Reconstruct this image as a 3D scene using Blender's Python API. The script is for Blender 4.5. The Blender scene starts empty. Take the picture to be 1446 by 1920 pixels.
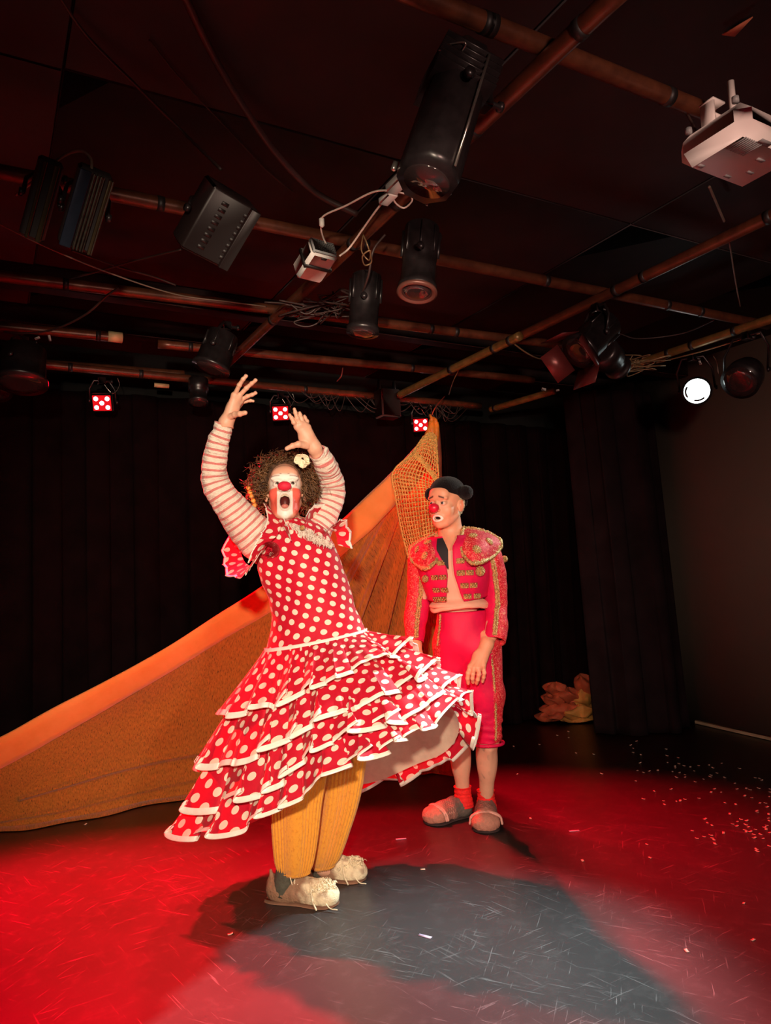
import bpy, math, random
import numpy as np
from mathutils import Vector, Matrix, noise
import openvdb
random.seed(7); RNG = np.random.RandomState(7)
C = bpy.context.scene.collection
PI = math.pi
# ---------------------------------------------------------------- camera
FPX = 1365.0
PITCH = math.radians(5.07); ROLL = math.radians(-2.58)
CAMZ = 1.25
F_ = np.array([0, math.cos(PITCH), math.sin(PITCH)])
R0 = np.array([1.0, 0, 0]); U0 = np.array([0, -math.sin(PITCH), math.cos(PITCH)])
R_ = R0*math.cos(ROLL) + U0*math.sin(ROLL)
U_ = -R0*math.sin(ROLL) + U0*math.cos(ROLL)
O_ = np.array([0, 0, CAMZ])
cam_d = bpy.data.cameras.new('camera'); cam = bpy.data.objects.new('camera', cam_d); C.objects.link(cam)
cam_d.sensor_fit = 'VERTICAL'; cam_d.sensor_height = 36.0; cam_d.lens = 36.0*FPX/1920.0
cam_d.clip_start = 0.05; cam_d.clip_end = 100
cam.matrix_world = Matrix(((R_[0], U_[0], -F_[0], 0), (R_[1], U_[1], -F_[1], 0), (R_[2], U_[2], -F_[2], CAMZ), (0, 0, 0, 1)))
bpy.context.scene.camera = cam
def ray(px, py):
    return F_ + R_*(px-723.0)/FPX - U_*(py-960.0)/FPX
def P(px, py, y):              # point on that sight line at ground distance y from the seat
    r = ray(px, py); return O_ + r*(y/r[1])
def G(px, py, z=0.0):          # point on that sight line at height z
    r = ray(px, py); return O_ + r*((z-CAMZ)/r[2])
# ---------------------------------------------------------------- world, exposure
sc = bpy.context.scene
sc.view_settings.view_transform = 'Standard'; sc.view_settings.look = 'None'
sc.view_settings.gamma = 1.0; sc.view_settings.use_curve_mapping = False
sc.view_settings.exposure = 0.0
w = bpy.data.worlds.new('world'); sc.world = w; w.use_nodes = True
w.node_tree.nodes['Background'].inputs[0].default_value = (0.021, 0.014, 0.0155, 1)
w.node_tree.nodes['Background'].inputs[1].default_value = 1.0
# ---------------------------------------------------------------- stage lights
def aim(o, loc, tgt):
    o.location = Vector(loc)
    o.rotation_euler = (Vector(tgt)-Vector(loc)).to_track_quat('-Z', 'Y').to_euler()
def spot(name, loc, tgt, power, col, size, blend, rad=0.05):
    d = bpy.data.lights.new(name, 'SPOT'); d.energy = power; d.color = col
    d.spot_size = math.radians(size); d.spot_blend = blend; d.shadow_soft_size = rad
    o = bpy.data.objects.new(name, d); C.objects.link(o); aim(o, loc, tgt); return o
D1 = np.array([-.484, .875, 0.0]); D2 = np.array([.875, .484, 0.0])     # the two directions of the room
LED_PX = [(191, 756, 4.26), (526, 775, 4.80), (789, 797, 5.30)]
LED_POS = [P(*q) for q in LED_PX]
WPOS = P(1307, 733, 4.23)
RED = (1.0, 0.0, 0.012)
spot('red_beam', LED_POS[0]-D1*.03, (-1.25, 2.1, 0), 1500, RED, 74, .6, .09)
spot('red_beam', (-2.62, 3.72, 2.36), (-1.25, 2.35, 0), 1000, RED, 60, .7, .09)
spot('red_beam', LED_POS[1]-D1*.03, (-.45, 2.7, 0), 900, RED, 74, .8, .09)
spot('red_beam', LED_POS[2]-D1*.03, (.60, 3.2, 0), 1000, RED, 66, .85, .09)
spot('white_beam', WPOS+np.array([-.12, -.1, -.03]), (.2, 3.0, 1.0), 90, (.83, 1.0, .97), 50, .7, .06)
spot('side_white_beam', (2.35, 3.75, 2.5), (-.06, 2.2, .2), 1000, (.83, 1.0, .97), 37, .85, .07)
spot('front_beam', (-.10, -.45, 1.72), (-.42, 3.4, 1.15), 545, (1.0, .78, .58), 56, .8, .05)
spot('front_fill_beam', (1.15, -.7, 1.75), (.9, 3.9, .9), 250, (1.0, .62, .50), 84, .9, .10)
# ---------------------------------------------------------------- node materials
class NT:
    def __init__(s, name):
        s.m = bpy.data.materials.new(name); s.m.use_nodes = True
        s.t = s.m.node_tree; s.b = s.t.nodes['Principled BSDF']; s.out = s.t.nodes['Material Output']
    def n(s, kind, **kw):
        x = s.t.nodes.new('ShaderNode'+kind)
        for k, v in kw.items():
            if hasattr(x, k): setattr(x, k, v)
            else: x.inputs[k.replace('_', ' ')].default_value = v
        return x
    def l(s, a, b): s.t.links.new(a, b)
    def math(s, op, a, b=0.0, c=None, clamp=False):
        x = s.n('Math', operation=op); x.use_clamp = clamp
        for i, v in enumerate((a, b, c)):
            if v is None: continue
            if isinstance(v, (int, float)): x.inputs[i].default_value = v
            else: s.l(v, x.inputs[i])
        return x.outputs[0]
    def mix(s, fac, a, b):
        x = s.n('Mix', data_type='RGBA')
        for i, v in ((0, fac), (6, a), (7, b)):
            if isinstance(v, (int, float)): x.inputs[i].default_value = v
            elif isinstance(v, tuple): x.inputs[i].default_value = (v[0], v[1], v[2], 1)
            else: s.l(v, x.inputs[i])
        return x.outputs[2]
    def noise(s, vec, scale, detail=3.0, rough=.5, dist=0.0):
        x = s.n('TexNoise'); x.inputs['Scale'].default_value = scale; x.inputs['Detail'].default_value = detail
        x.inputs['Roughness'].default_value = rough; x.inputs['Distortion'].default_value = dist
        if vec is not None: s.l(vec, x.inputs['Vector'])
        return x.outputs[0]
    def map(s, vec, scale=(1, 1, 1), rot=(0, 0, 0), loc=(0, 0, 0)):
        x = s.n('Mapping'); x.inputs['Scale'].default_value = scale; x.inputs['Rotation'].default_value = rot
        x.inputs['Location'].default_value = loc; s.l(vec, x.inputs['Vector']); return x.outputs[0]
    def ramp(s, fac, lo, hi):
        x = s.n('MapRange'); x.inputs['From Min'].default_value = lo; x.inputs['From Max'].default_value = hi
        s.l(fac, x.inputs['Value']); return x.outputs[0]
    def bump(s, h, strength=.3, dist=.01):
        x = s.n('Bump'); x.inputs['Strength'].default_value = strength; x.inputs['Distance'].default_value = dist
        s.l(h, x.inputs['Height']); s.l(x.outputs[0], s.b.inputs['Normal']); return x
    def base(s, c, rough=.6, metal=0.0, sheen=0.0, sub=0.0, spec=.5):
        if isinstance(c, tuple): s.b.inputs['Base Color'].default_value = (c[0], c[1], c[2], 1)
        else: s.l(c, s.b.inputs['Base Color'])
        if isinstance(rough, (int, float)): s.b.inputs['Roughness'].default_value = rough
        else: s.l(rough, s.b.inputs['Roughness'])
        s.b.inputs['Metallic'].default_value = metal
        s.b.inputs['Specular IOR Level'].default_value = spec
        if sheen: s.b.inputs['Sheen Weight'].default_value = sheen
        if sub:
            s.b.inputs['Subsurface Weight'].default_value = sub; s.b.inputs['Subsurface Radius'].default_value = (.01, .004, .002)
            s.b.inputs['Subsurface Scale'].default_value = .5
def MAT(name, col, rough=.6, metal=0.0, var=.25, vs=12.0, bs=0.0, bst=.3, sheen=0.0, spec=.5, attr=False, sub=0.0, obj=True):
    t = NT(name); tc = t.n('TexCoord')
    nz = t.noise(tc.outputs['Object'], vs, 4)
    if attr:
        a = t.n('Attribute', attribute_name='Col').outputs['Color']
        hs = t.n('HueSaturation'); t.l(a, hs.inputs['Color']); t.l(t.ramp(nz, 1/(var+1e-3)*-.0+.0, 1), hs.inputs['Value'])
        hs.inputs['Value'].default_value = 1.0
        mr = t.n('MapRange'); mr.inputs['To Min'].default_value = 1-var; mr.inputs['To Max'].default_value = 1+var
        t.l(nz, mr.inputs['Value']); t.l(mr.outputs[0], hs.inputs['Value']); c = hs.outputs[0]
    else:
        lo = tuple(max(0, x*(1-var)) for x in col); hi = tuple(x*(1+var) for x in col)
        c = t.mix(t.ramp(nz, .3, .7), lo, hi)
    t.base(c, rough, metal, sheen, sub, spec)
    if bs: t.bump(t.noise(tc.outputs['Object'], bs, 3), bst, .004)
    return t.m
MM = {}
def dots_mat(name, red, white, s=.059, r=.185, ang=20, trans=.25):
    t = NT(name); uv = t.n('TexCoord').outputs['UV']
    v = t.map(uv, (1/s, 1/s, 1), (0, 0, math.radians(ang)))
    fs = []
    for off in (0.0, .5):
        a = t.map(v, loc=(off, off, 0)); f = t.n('VectorMath', operation='FRACTION'); t.l(a, f.inputs[0])
        g = t.n('VectorMath', operation='SUBTRACT'); t.l(f.outputs[0], g.inputs[0]); g.inputs[1].default_value = (.5, .5, 0)
        z = t.n('VectorMath', operation='MULTIPLY'); t.l(g.outputs[0], z.inputs[0]); z.inputs[1].default_value = (1, 1, 0)
        ln = t.n('VectorMath', operation='LENGTH'); t.l(z.outputs[0], ln.inputs[0])
        fs.append(t.math('LESS_THAN', ln.outputs['Value'], r))
    d = t.math('MAXIMUM', fs[0], fs[1])
    nz = t.noise(uv, 30, 3)
    rc = t.mix(nz, tuple(x*.85 for x in red), tuple(min(1, x*1.12) for x in red))
    t.base(t.mix(d, rc, white), .66, 0, .1, spec=.3)
    t.bump(t.noise(uv, 55, 3), .25, .004)
    tr = t.n('BsdfTranslucent'); t.l(t.mix(d, red, white), tr.inputs['Color'])
    ms = t.n('MixShader'); ms.inputs[0].default_value = trans
    t.l(t.b.outputs[0], ms.inputs[1]); t.l(tr.outputs[0], ms.inputs[2]); t.l(ms.outputs[0], t.out.inputs['Surface'])
    return t.m
def stripes_mat(name, base, stripe, period, frac):
    t = NT(name); uv = t.n('TexCoord').outputs['UV']
    sp = t.n('SeparateXYZ'); t.l(uv, sp.inputs[0])
    nz = t.noise(uv, 9, 2)
    v = t.math('ADD', sp.outputs[1], t.math('MULTIPLY', t.math('SUBTRACT', nz, .5), .012))
    f = t.math('FRACT', t.math('DIVIDE', v, period))
    m = t.math('LESS_THAN', f, frac)
    t.base(t.mix(m, base, stripe), .8, 0, .2, spec=.2)
    t.bump(t.noise(t.map(uv, (6, 26, 1)), 3, 4, .6), .9, .02)
    return t.m
def cloth_trans(name, c1, c2, scale, stretch, tr=.3, bst=.5, rough=.85, speck=None):
    t = NT(name); uv = t.n('TexCoord').outputs['UV']
    nz = t.noise(t.map(uv, stretch), scale, 5, .65)
    c = t.mix(t.ramp(nz, .35, .65), c1, c2)
    if speck:
        sp = t.noise(t.map(uv, (stretch[0]*1.0, stretch[1]*.5, 1), (0, 0, .5)), scale*2.2, 2, .4)
        c = t.mix(t.ramp(sp, .60, .70), c, speck)
    t.base(c, rough, 0, .3, spec=.2); t.bump(nz, bst, .006)
    r = t.n('BsdfTranslucent'); t.l(c, r.inputs['Color']); ms = t.n('MixShader'); ms.inputs[0].default_value = tr
    t.l(t.b.outputs[0], ms.inputs[1]); t.l(r.outputs[0], ms.inputs[2]); t.l(ms.outputs[0], t.out.inputs['Surface'])
    return t.m
def sequin_mat(name, red, line):
    t = NT(name); tc = t.n('TexCoord').outputs['Object']
    nz = t.noise(tc, 34, 1.5, .5, 1.2)
    ab = t.math('ABSOLUTE', t.math('SUBTRACT', nz, .5))
    ln = t.math('LESS_THAN', ab, .013)
    vo = t.n('TexVoronoi'); vo.inputs['Scale'].default_value = 330; t.l(tc, vo.inputs['Vector'])
    br = t.n('SeparateColor'); t.l(vo.outputs['Color'], br.inputs[0])
    gl = t.math('GREATER_THAN', br.outputs[0], .82)
    c = t.mix(t.math('MULTIPLY', ln, t.math('GREATER_THAN', br.outputs[1], .25)), t.mix(gl, red, tuple(min(1, x*1.4+.12) for x in red)), line)
    t.base(c, .6, .08, spec=.45)
    t.bump(br.outputs[2], .55, .004)
    return t.m
def gold_mat(name, a, b, sc_=260):
    t = NT(name); tc = t.n('TexCoord').outputs['Object']
    nz = t.noise(tc, sc_, 3, .7); t.base(t.mix(t.ramp(nz, .36, .62), a, b), .42, .45, spec=.6)
    t.bump(nz, .9, .006); return t.m
def emit_mat(name, col, st):
    t = NT(name); e = t.n('Emission'); e.inputs[0].default_value = (*col, 1); e.inputs[1].default_value = st
    t.l(e.outputs[0], t.out.inputs['Surface']); return t.m
def floor_mat():
    t = NT('stage_vinyl'); tc = t.n('TexCoord').outputs['Object']
    big = t.noise(tc, 1.1, 5, .6); fine = t.noise(tc, 14, 6, .7)
    c = t.mix(t.ramp(big, .3, .7), (.050, .047, .050), (.074, .070, .074))
    c = t.mix(t.math('MULTIPLY', t.ramp(fine, .52, .75), .35), c, (.15, .14, .145))
    def scratches(rot, sx, sy, thr, seed):
        v = t.map(t.map(tc, (1, 1, 1), (0, 0, rot)), (sx, sy, 1), (0, 0, 0), (seed, seed*.7, 0)); v2 = t.n('VectorMath', operation='ADD'); t.l(v, v2.inputs[0])
        dn = t.n('TexNoise'); dn.inputs['Scale'].default_value = 1.3; t.l(tc, dn.inputs['Vector'])
        sc2 = t.n('VectorMath', operation='SCALE'); sc2.inputs['Scale'].default_value = 1.2; t.l(dn.outputs['Color'], sc2.inputs[0]); t.l(sc2.outputs[0], v2.inputs[1])
        a = t.noise(v2.outputs[0], 1.0, 3, .6)
        m = t.ramp(a, thr-.018, thr+.02)
        pm = t.ramp(t.noise(tc, 2.2+seed*.1, 3), .42, .6)
        return t.math('MULTIPLY', m, pm)
    s1 = scratches(.45, 5.0, 130, .66, 1.0); s2 = scratches(-.55, 6, 150, .67, 5.0); s3 = scratches(.9, 4.0, 140, .67, 9.0); s4 = scratches(1.9, 7, 150, .68, 3.0)
    s = t.math('MAXIMUM', t.math('MAXIMUM', s1, s2), t.math('MAXIMUM', s3, s4))
    c = t.mix(t.math('MULTIPLY', s, .75), c, (.27, .26, .27))
    rg = t.n('MapRange'); rg.inputs['To Min'].default_value = .30; rg.inputs['To Max'].default_value = .52; t.l(big, rg.inputs['Value'])
    t.base(c, t.math('ADD', rg.outputs[0], t.math('MULTIPLY', s, .15)), spec=.5)
    t.bump(fine, .12, .004); return t.m
# ---------------------------------------------------------------- geometry helpers
ORG = {}
def A(x): return np.array(x, float)
def nrm(v): v = A(v); n = np.linalg.norm(v); return v/n if n > 1e-12 else v
def mesh_data(name, V, Fc, uvs=None, cols=None, smooth=True, mi=None):
    me = bpy.data.meshes.new(name)
    V = np.asarray(V, np.float32)
    if isinstance(Fc, np.ndarray) and Fc.ndim == 2:
        k = Fc.shape[1]; nf = len(Fc); tot = np.full(nf, k, np.int32); st = np.arange(nf, dtype=np.int32)*k; li = Fc.astype(np.int32).ravel()
    else:
        tot = np.array([len(f) for f in Fc], np.int32); st = np.concatenate([[0], np.cumsum(tot)[:-1]]).astype(np.int32) if len(tot) else tot
        li = np.array([i for f in Fc for i in f], np.int32); nf = len(tot)
    me.vertices.add(len(V)); me.vertices.foreach_set('co', V.ravel())
    me.loops.add(len(li)); me.loops.foreach_set('vertex_index', li)
    me.polygons.add(nf); me.polygons.foreach_set('loop_start', st); me.polygons.foreach_set('loop_total', tot)
    if uvs is not None:
        u = me.uv_layers.new(name='UVMap'); u.data.foreach_set('uv', np.asarray(uvs, np.float32).ravel())
    if mi is not None: me.polygons.foreach_set('material_index', np.asarray(mi, np.int32))
    me.update(calc_edges=True)
    if cols is not None:
        a = me.color_attributes.new('Col', 'FLOAT_COLOR', 'POINT')
        c = np.ones((len(V), 4), np.float32); c[:, :3] = cols; a.data.foreach_set('color', c.ravel())
    if smooth: me.polygons.foreach_set('use_smooth', np.ones(nf, bool))
    me.validate(); return me
def mk(name, V, Fc, mat, parent=None, uvs=None, cols=None, smooth=True, mi=None, kind=None, label=None, cat=None, group=None, origin=None):
    V = np.asarray(V, float)
    if parent is not None: og = ORG[parent.name]
    elif origin is not None: og = A(origin)
    else: og = A([(V[:, 0].min()+V[:, 0].max())/2, (V[:, 1].min()+V[:, 1].max())/2, V[:, 2].min()])
    me = mesh_data(name, V-og, Fc, uvs, cols, smooth, mi)
    for m in (mat if isinstance(mat, (list, tuple)) else [mat]): me.materials.append(m)
    o = bpy.data.objects.new(name, me); C.objects.link(o)
    if parent is not None: o.parent = parent
    else: o.location = og
    ORG[o.name] = og
    if kind: o['kind'] = kind
    if label: o['label'] = label
    if cat: o['category'] = cat
    if group: o['group'] = group
    return o
def thing(name, label, cat, loc, group=None):
    o = bpy.data.objects.new(name, None); C.objects.link(o); o.location = loc; o.empty_display_size = .05
    o['label'] = label; o['category'] = cat
    if group: o['group'] = group
    ORG[o.name] = A(loc); return o
class MB:                                       # collects shapes into one mesh
    def __init__(s): s.V = []; s.F = []; s.n = 0
    def add(s, V, Fc):
        s.V.append(np.asarray(V, float)); s.F += [tuple(int(i)+s.n for i in f) for f in Fc]; s.n += len(V); return s
    def box(s, c, X, Y, Z, bev=0.0):            # half-extent vectors
        c, X, Y, Z = A(c), A(X), A(Y), A(Z)
        if bev <= 0:
            V = [c+X*i+Y*j+Z*k for i in (-1, 1) for j in (-1, 1) for k in (-1, 1)]
            return s.add(V, [(0, 1, 3, 2), (4, 6, 7, 5), (0, 4, 5, 1), (2, 3, 7, 6), (0, 2, 6, 4), (1, 5, 7, 3)])
        lx, ly, lz = [np.linalg.norm(q) for q in (X, Y, Z)]
        b = min(bev, lx*.9, ly*.9, lz*.9); V = []; ix = {}
        for i in (-1, 1):
            for j in (-1, 1):
                for k in (-1, 1):
                    for a in range(3):
                        f = [1-b/lx, 1-b/ly, 1-b/lz]; f[a] = 1
                        ix[(i, j, k, a)] = len(V); V.append(c+X*i*f[0]+Y*j*f[1]+Z*k*f[2])
        Fs = []
        for a, (p, q) in enumerate(((1, 2), (2, 0), (0, 1))):
            for sg in (-1, 1):
                r = []
                for (u, v) in ((-1, -1), (1, -1), (1, 1), (-1, 1)):
                    t = [0, 0, 0]; t[a] = sg; t[p] = u; t[q] = v; r.append(ix[(t[0], t[1], t[2], a)])
                Fs.append(tuple(r if sg > 0 else r[::-1]))
            for u in (-1, 1):
                for v in (-1, 1):
                    t0 = [0, 0, 0]; t0[p] = u; t0[q] = v; t1 = list(t0); t0[a] = -1; t1[a] = 1
                    Fs.append((ix[(*t0, p)], ix[(*t1, p)], ix[(*t1, q)], ix[(*t0, q)]))
        for i in (-1, 1):
            for j in (-1, 1):
                for k in (-1, 1): Fs.append((ix[(i, j, k, 0)], ix[(i, j, k, 1)], ix[(i, j, k, 2)]))
        return s.add(V, Fs)
    def tube(s, pts, r, n=8, cap=True, ref=None):
        V, Fc = tube_geo(pts, r, n, cap, ref); return s.add(V, Fc)
    def cyl(s, a, b, ra, rb=None, n=24):
        return s.tube([a, b], [ra, ra if rb is None else rb], n)
    def lathe(s, o, ax, prof, n=28):            # prof: (along, radius)
        ax = nrm(ax); x, y = perp(ax); V = []; Fc = []
        for (h, r) in prof:
            for i in range(n):
                t = 2*PI*i/n; V.append(A(o)+ax*h+(x*math.cos(t)+y*math.sin(t))*r)
        for k in range(len(prof)-1):
            for i in range(n):
                j = (i+1) % n; Fc.append((k*n+i, k*n+j, (k+1)*n+j, (k+1)*n+i))
        Fc.append(tuple(range(n-1, -1, -1))); Fc.append(tuple((len(prof)-1)*n+i for i in range(n)))
        return s.add(V, Fc)
    def build(s, name, mat, parent=None, smooth=False, **kw):
        return mk(name, np.concatenate(s.V), s.F, mat, parent, smooth=smooth, **kw)
def perp(ax, ref=None):
    ax = nrm(ax); r = A(ref) if ref is not None else (A([0, 0, 1]) if abs(ax[2]) < .9 else A([1, 0, 0]))
    x = nrm(np.cross(r, ax)); return x, np.cross(ax, x)
def frames(pts, ref=None):
    pts = A(pts); T = np.gradient(pts, axis=0); T /= np.maximum(np.linalg.norm(T, axis=1), 1e-9)[:, None]
    X = np.zeros_like(pts); X[0] = perp(T[0], ref)[0]
    for i in range(1, len(pts)):
        v = X[i-1]-T[i]*np.dot(X[i-1], T[i]); X[i] = nrm(v)
    return T, X, np.cross(T, X)
def tube_geo(pts, r, n=8, cap=True, ref=None):
    pts = A(pts); m = len(pts); r = np.broadcast_to(A(r), (m,)); T, X, Y = frames(pts, ref)
    t = np.arange(n)*2*PI/n
    V = pts[:, None]+(X[:, None]*np.cos(t)[None, :, None]+Y[:, None]*np.sin(t)[None, :, None])*r[:, None, None]
    Fc = [(k*n+i, k*n+(i+1) % n, (k+1)*n+(i+1) % n, (k+1)*n+i) for k in range(m-1) for i in range(n)]
    if cap: Fc += [tuple(range(n-1, -1, -1)), tuple((m-1)*n+i for i in range(n))]
    return V.reshape(-1, 3), Fc
def cat(pts, n, closed=False):                  # Catmull-Rom through pts -> n samples
    p = A(pts); m = len(p)
    t = np.linspace(0, m if closed else m-1, n, endpoint=not closed)
    i = np.minimum(t.astype(int), (m if closed else m-1)-1); f = (t-i)[:, None]
    g = (lambda k: p[k % m]) if closed else (lambda k: np.where(((k >= 0) & (k < m))[:, None], p[np.clip(k, 0, m-1)],
        np.where((k < 0)[:, None], 2*p[0]-p[1], 2*p[-1]-p[-2])))
    a, b, c, d = g(i-1), g(i), g(i+1), g(i+2)
    return .5*((2*b)+(c-a)*f+(2*a-5*b+4*c-d)*f*f+(3*b-a-3*c+d)*f**3)
def grid(name, Pt, UV, mat, parent=None, wrap=False, **kw):
    nr, nc = Pt.shape[:2]; V = Pt.reshape(-1, 3); cc = nc if wrap else nc-1
    r, c = np.meshgrid(np.arange(nr-1), np.arange(cc), indexing='ij'); r = r.ravel(); c = c.ravel(); c2 = (c+1) % nc
    Fc = np.stack([r*nc+c, r*nc+c2, (r+1)*nc+c2, (r+1)*nc+c], 1)
    if UV is not None:
        cu = c+1
        uv = np.stack([UV[r, c], UV[r, cu], UV[r+1, cu], UV[r+1, c]], 1).reshape(-1, 2)
    else: uv = None
    return mk(name, V, Fc, mat, parent, uvs=uv, **kw)
def arc_uv(Pt, wrap=False):
    nr, nc = Pt.shape[:2]; Q = np.concatenate([Pt, Pt[:, :1]], 1) if wrap else Pt
    du = np.linalg.norm(np.diff(Q, axis=1), axis=2).mean(0); u = np.concatenate([[0], np.cumsum(du)])
    dv = np.linalg.norm(np.diff(Q, axis=0), axis=2).mean(1); v = np.concatenate([[0], np.cumsum(dv)])
    return np.stack(np.meshgrid(v, u, indexing='ij')[::-1], 2)
def rows_interp(ctrl, nr, nc):                  # ctrl [R][Cc] 3D -> smooth grid nr x nc
    c = A(ctrl); a = np.stack([cat(c[i], nc) for i in range(len(c))], 0)
    return np.stack([cat(a[:, j], nr) for j in range(nc)], 1)
def vnoise(p, s=1.0, seed=0.0):
    return np.array([noise.noise(Vector((q[0]*s+seed, q[1]*s+seed*1.7, q[2]*s-seed))) for q in p])
# ---- signed distance field on a grid
class Field:
    def __init__(s, lo, hi, h):
        s.lo = A(lo); s.h = h; s.n = np.ceil((A(hi)-s.lo)/h).astype(int)+1
        s.D = np.full(s.n, .06, np.float32)
        s.ax = [s.lo[i]+np.arange(s.n[i])*h for i in range(3)]
    def win(s, lo, hi, m):
        a = np.clip(np.floor((A(lo)-m-s.lo)/s.h).astype(int), 0, s.n-1); b = np.clip(np.ceil((A(hi)+m-s.lo)/s.h).astype(int)+1, 1, s.n)
        if (b <= a).any(): return None, None
        sl = tuple(slice(a[i], b[i]) for i in range(3))
        g = np.stack(np.meshgrid(*[s.ax[i][sl[i]] for i in range(3)], indexing='ij'), -1)
        return sl, g
    def put(s, sl, d, k, op):
        c = s.D[sl]; k = max(k, 1e-5); d = d.astype(np.float32)
        if op == 'u': h = np.clip(.5+.5*(c-d)/k, 0, 1); s.D[sl] = c*(1-h)+d*h-k*h*(1-h)
        elif op == 's': h = np.clip(.5-.5*(c+d)/k, 0, 1); s.D[sl] = c*(1-h)-d*h+k*h*(1-h)
    def cap(s, a, b, ra, rb=None, k=.01, op='u'):
        a = A(a); b = A(b); rb = ra if rb is None else rb; R = max(ra, rb)
        sl, g = s.win(np.minimum(a, b)-R, np.maximum(a, b)+R, .03+k)
        if sl is None: return
        ab = b-a; t = np.clip(((g-a)@ab)/max(ab@ab, 1e-12), 0, 1)
        d = np.linalg.norm(g-a-t[..., None]*ab, axis=-1)-(ra+(rb-ra)*t); s.put(sl, d, k, op)
    def ell(s, c, r, k=.01, op='u', M=None):
        c = A(c); r = A(r); R = r.max() if M is not None else r
        sl, g = s.win(c-R, c+R, .03+k)
        if sl is None: return
        q = g-c
        if M is not None: q = q@A(M)
        k0 = np.linalg.norm(q/r, axis=-1); k1 = np.linalg.norm(q/(r*r), axis=-1)
        s.put(sl, k0*(k0-1)/np.maximum(k1, 1e-6), k, op)
    def chain(s, pts, rs, k=.01, op='u'):
        for i in range(len(pts)-1): s.cap(pts[i], pts[i+1], rs[i], rs[i+1], k, op)
    def cut(s, p, n):                            # remove the side the normal points to
        g = np.stack(np.meshgrid(*s.ax, indexing='ij'), -1); s.D = np.maximum(s.D, ((g-A(p))@A(n)).astype(np.float32))
    def mesh(s):
        s.D[0], s.D[-1] = .06, .06; s.D[:, 0], s.D[:, -1] = .06, .06; s.D[:, :, 0], s.D[:, :, -1] = .06, .06
        g = openvdb.FloatGrid(.06); g.copyFromArray(np.ascontiguousarray(s.D)); v, q = g.convertToQuads(0.0)[:2]
        v = np.asarray(v)*s.h+s.lo; q = np.asarray(q)[:, ::-1]
        return v, q
def rotm(X, Y, Z): return np.stack([nrm(X), nrm(Y), nrm(Z)], 1)
def ruffle(name, base, out, drop, width, waves, amp, mat, parent, nr=10, trim=None, tw=.012, seed=0, closed=False, tmat=None, flare=1.0):
    """gathered strip: base (n,3), out/drop (n,3) unit vectors"""
    n = len(base); s = np.linspace(0, 1, nr)[:, None, None]; u = np.arange(n)/n
    rs = np.random.RandomState(seed)
    ph = 2*PI*(waves*u + .35*np.sin(2*PI*u*rs.uniform(1, 2.2)+rs.rand()*6)) ; w2 = np.sin(ph)*(.75+.25*np.sin(2*PI*3.3*u+seed))
    tg = np.gradient(base, axis=0); tg /= np.linalg.norm(tg, axis=1)[:, None]+1e-9
    wd = np.broadcast_to(A(width), (n,))
    Pt = base[None]+drop[None]*wd[None, :, None]*s+out[None]*(wd[None, :, None]*.25*flare*s+amp*w2[None, :, None]*s**.8)+tg[None]*(amp*.9*np.sin(2*ph)[None, :, None]*s)
    uv = arc_uv(Pt, closed)
    o = grid(name, Pt, uv, mat, parent, wrap=closed)
    if tmat is not None:
        k = max(1, int(round(nr*tw/float(wd.mean())))); lo = Pt[-1-k:] ; T = []
        for off in (.0025, -.0025):
            T.append(lo+out[None]*off)
        Q = np.concatenate([T[0], T[1][::-1]], 0)
        grid('trim', Q, arc_uv(Q, closed), tmat, o if ORG.get(o.name) is not None else parent, wrap=closed)
    return o, Pt
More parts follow.
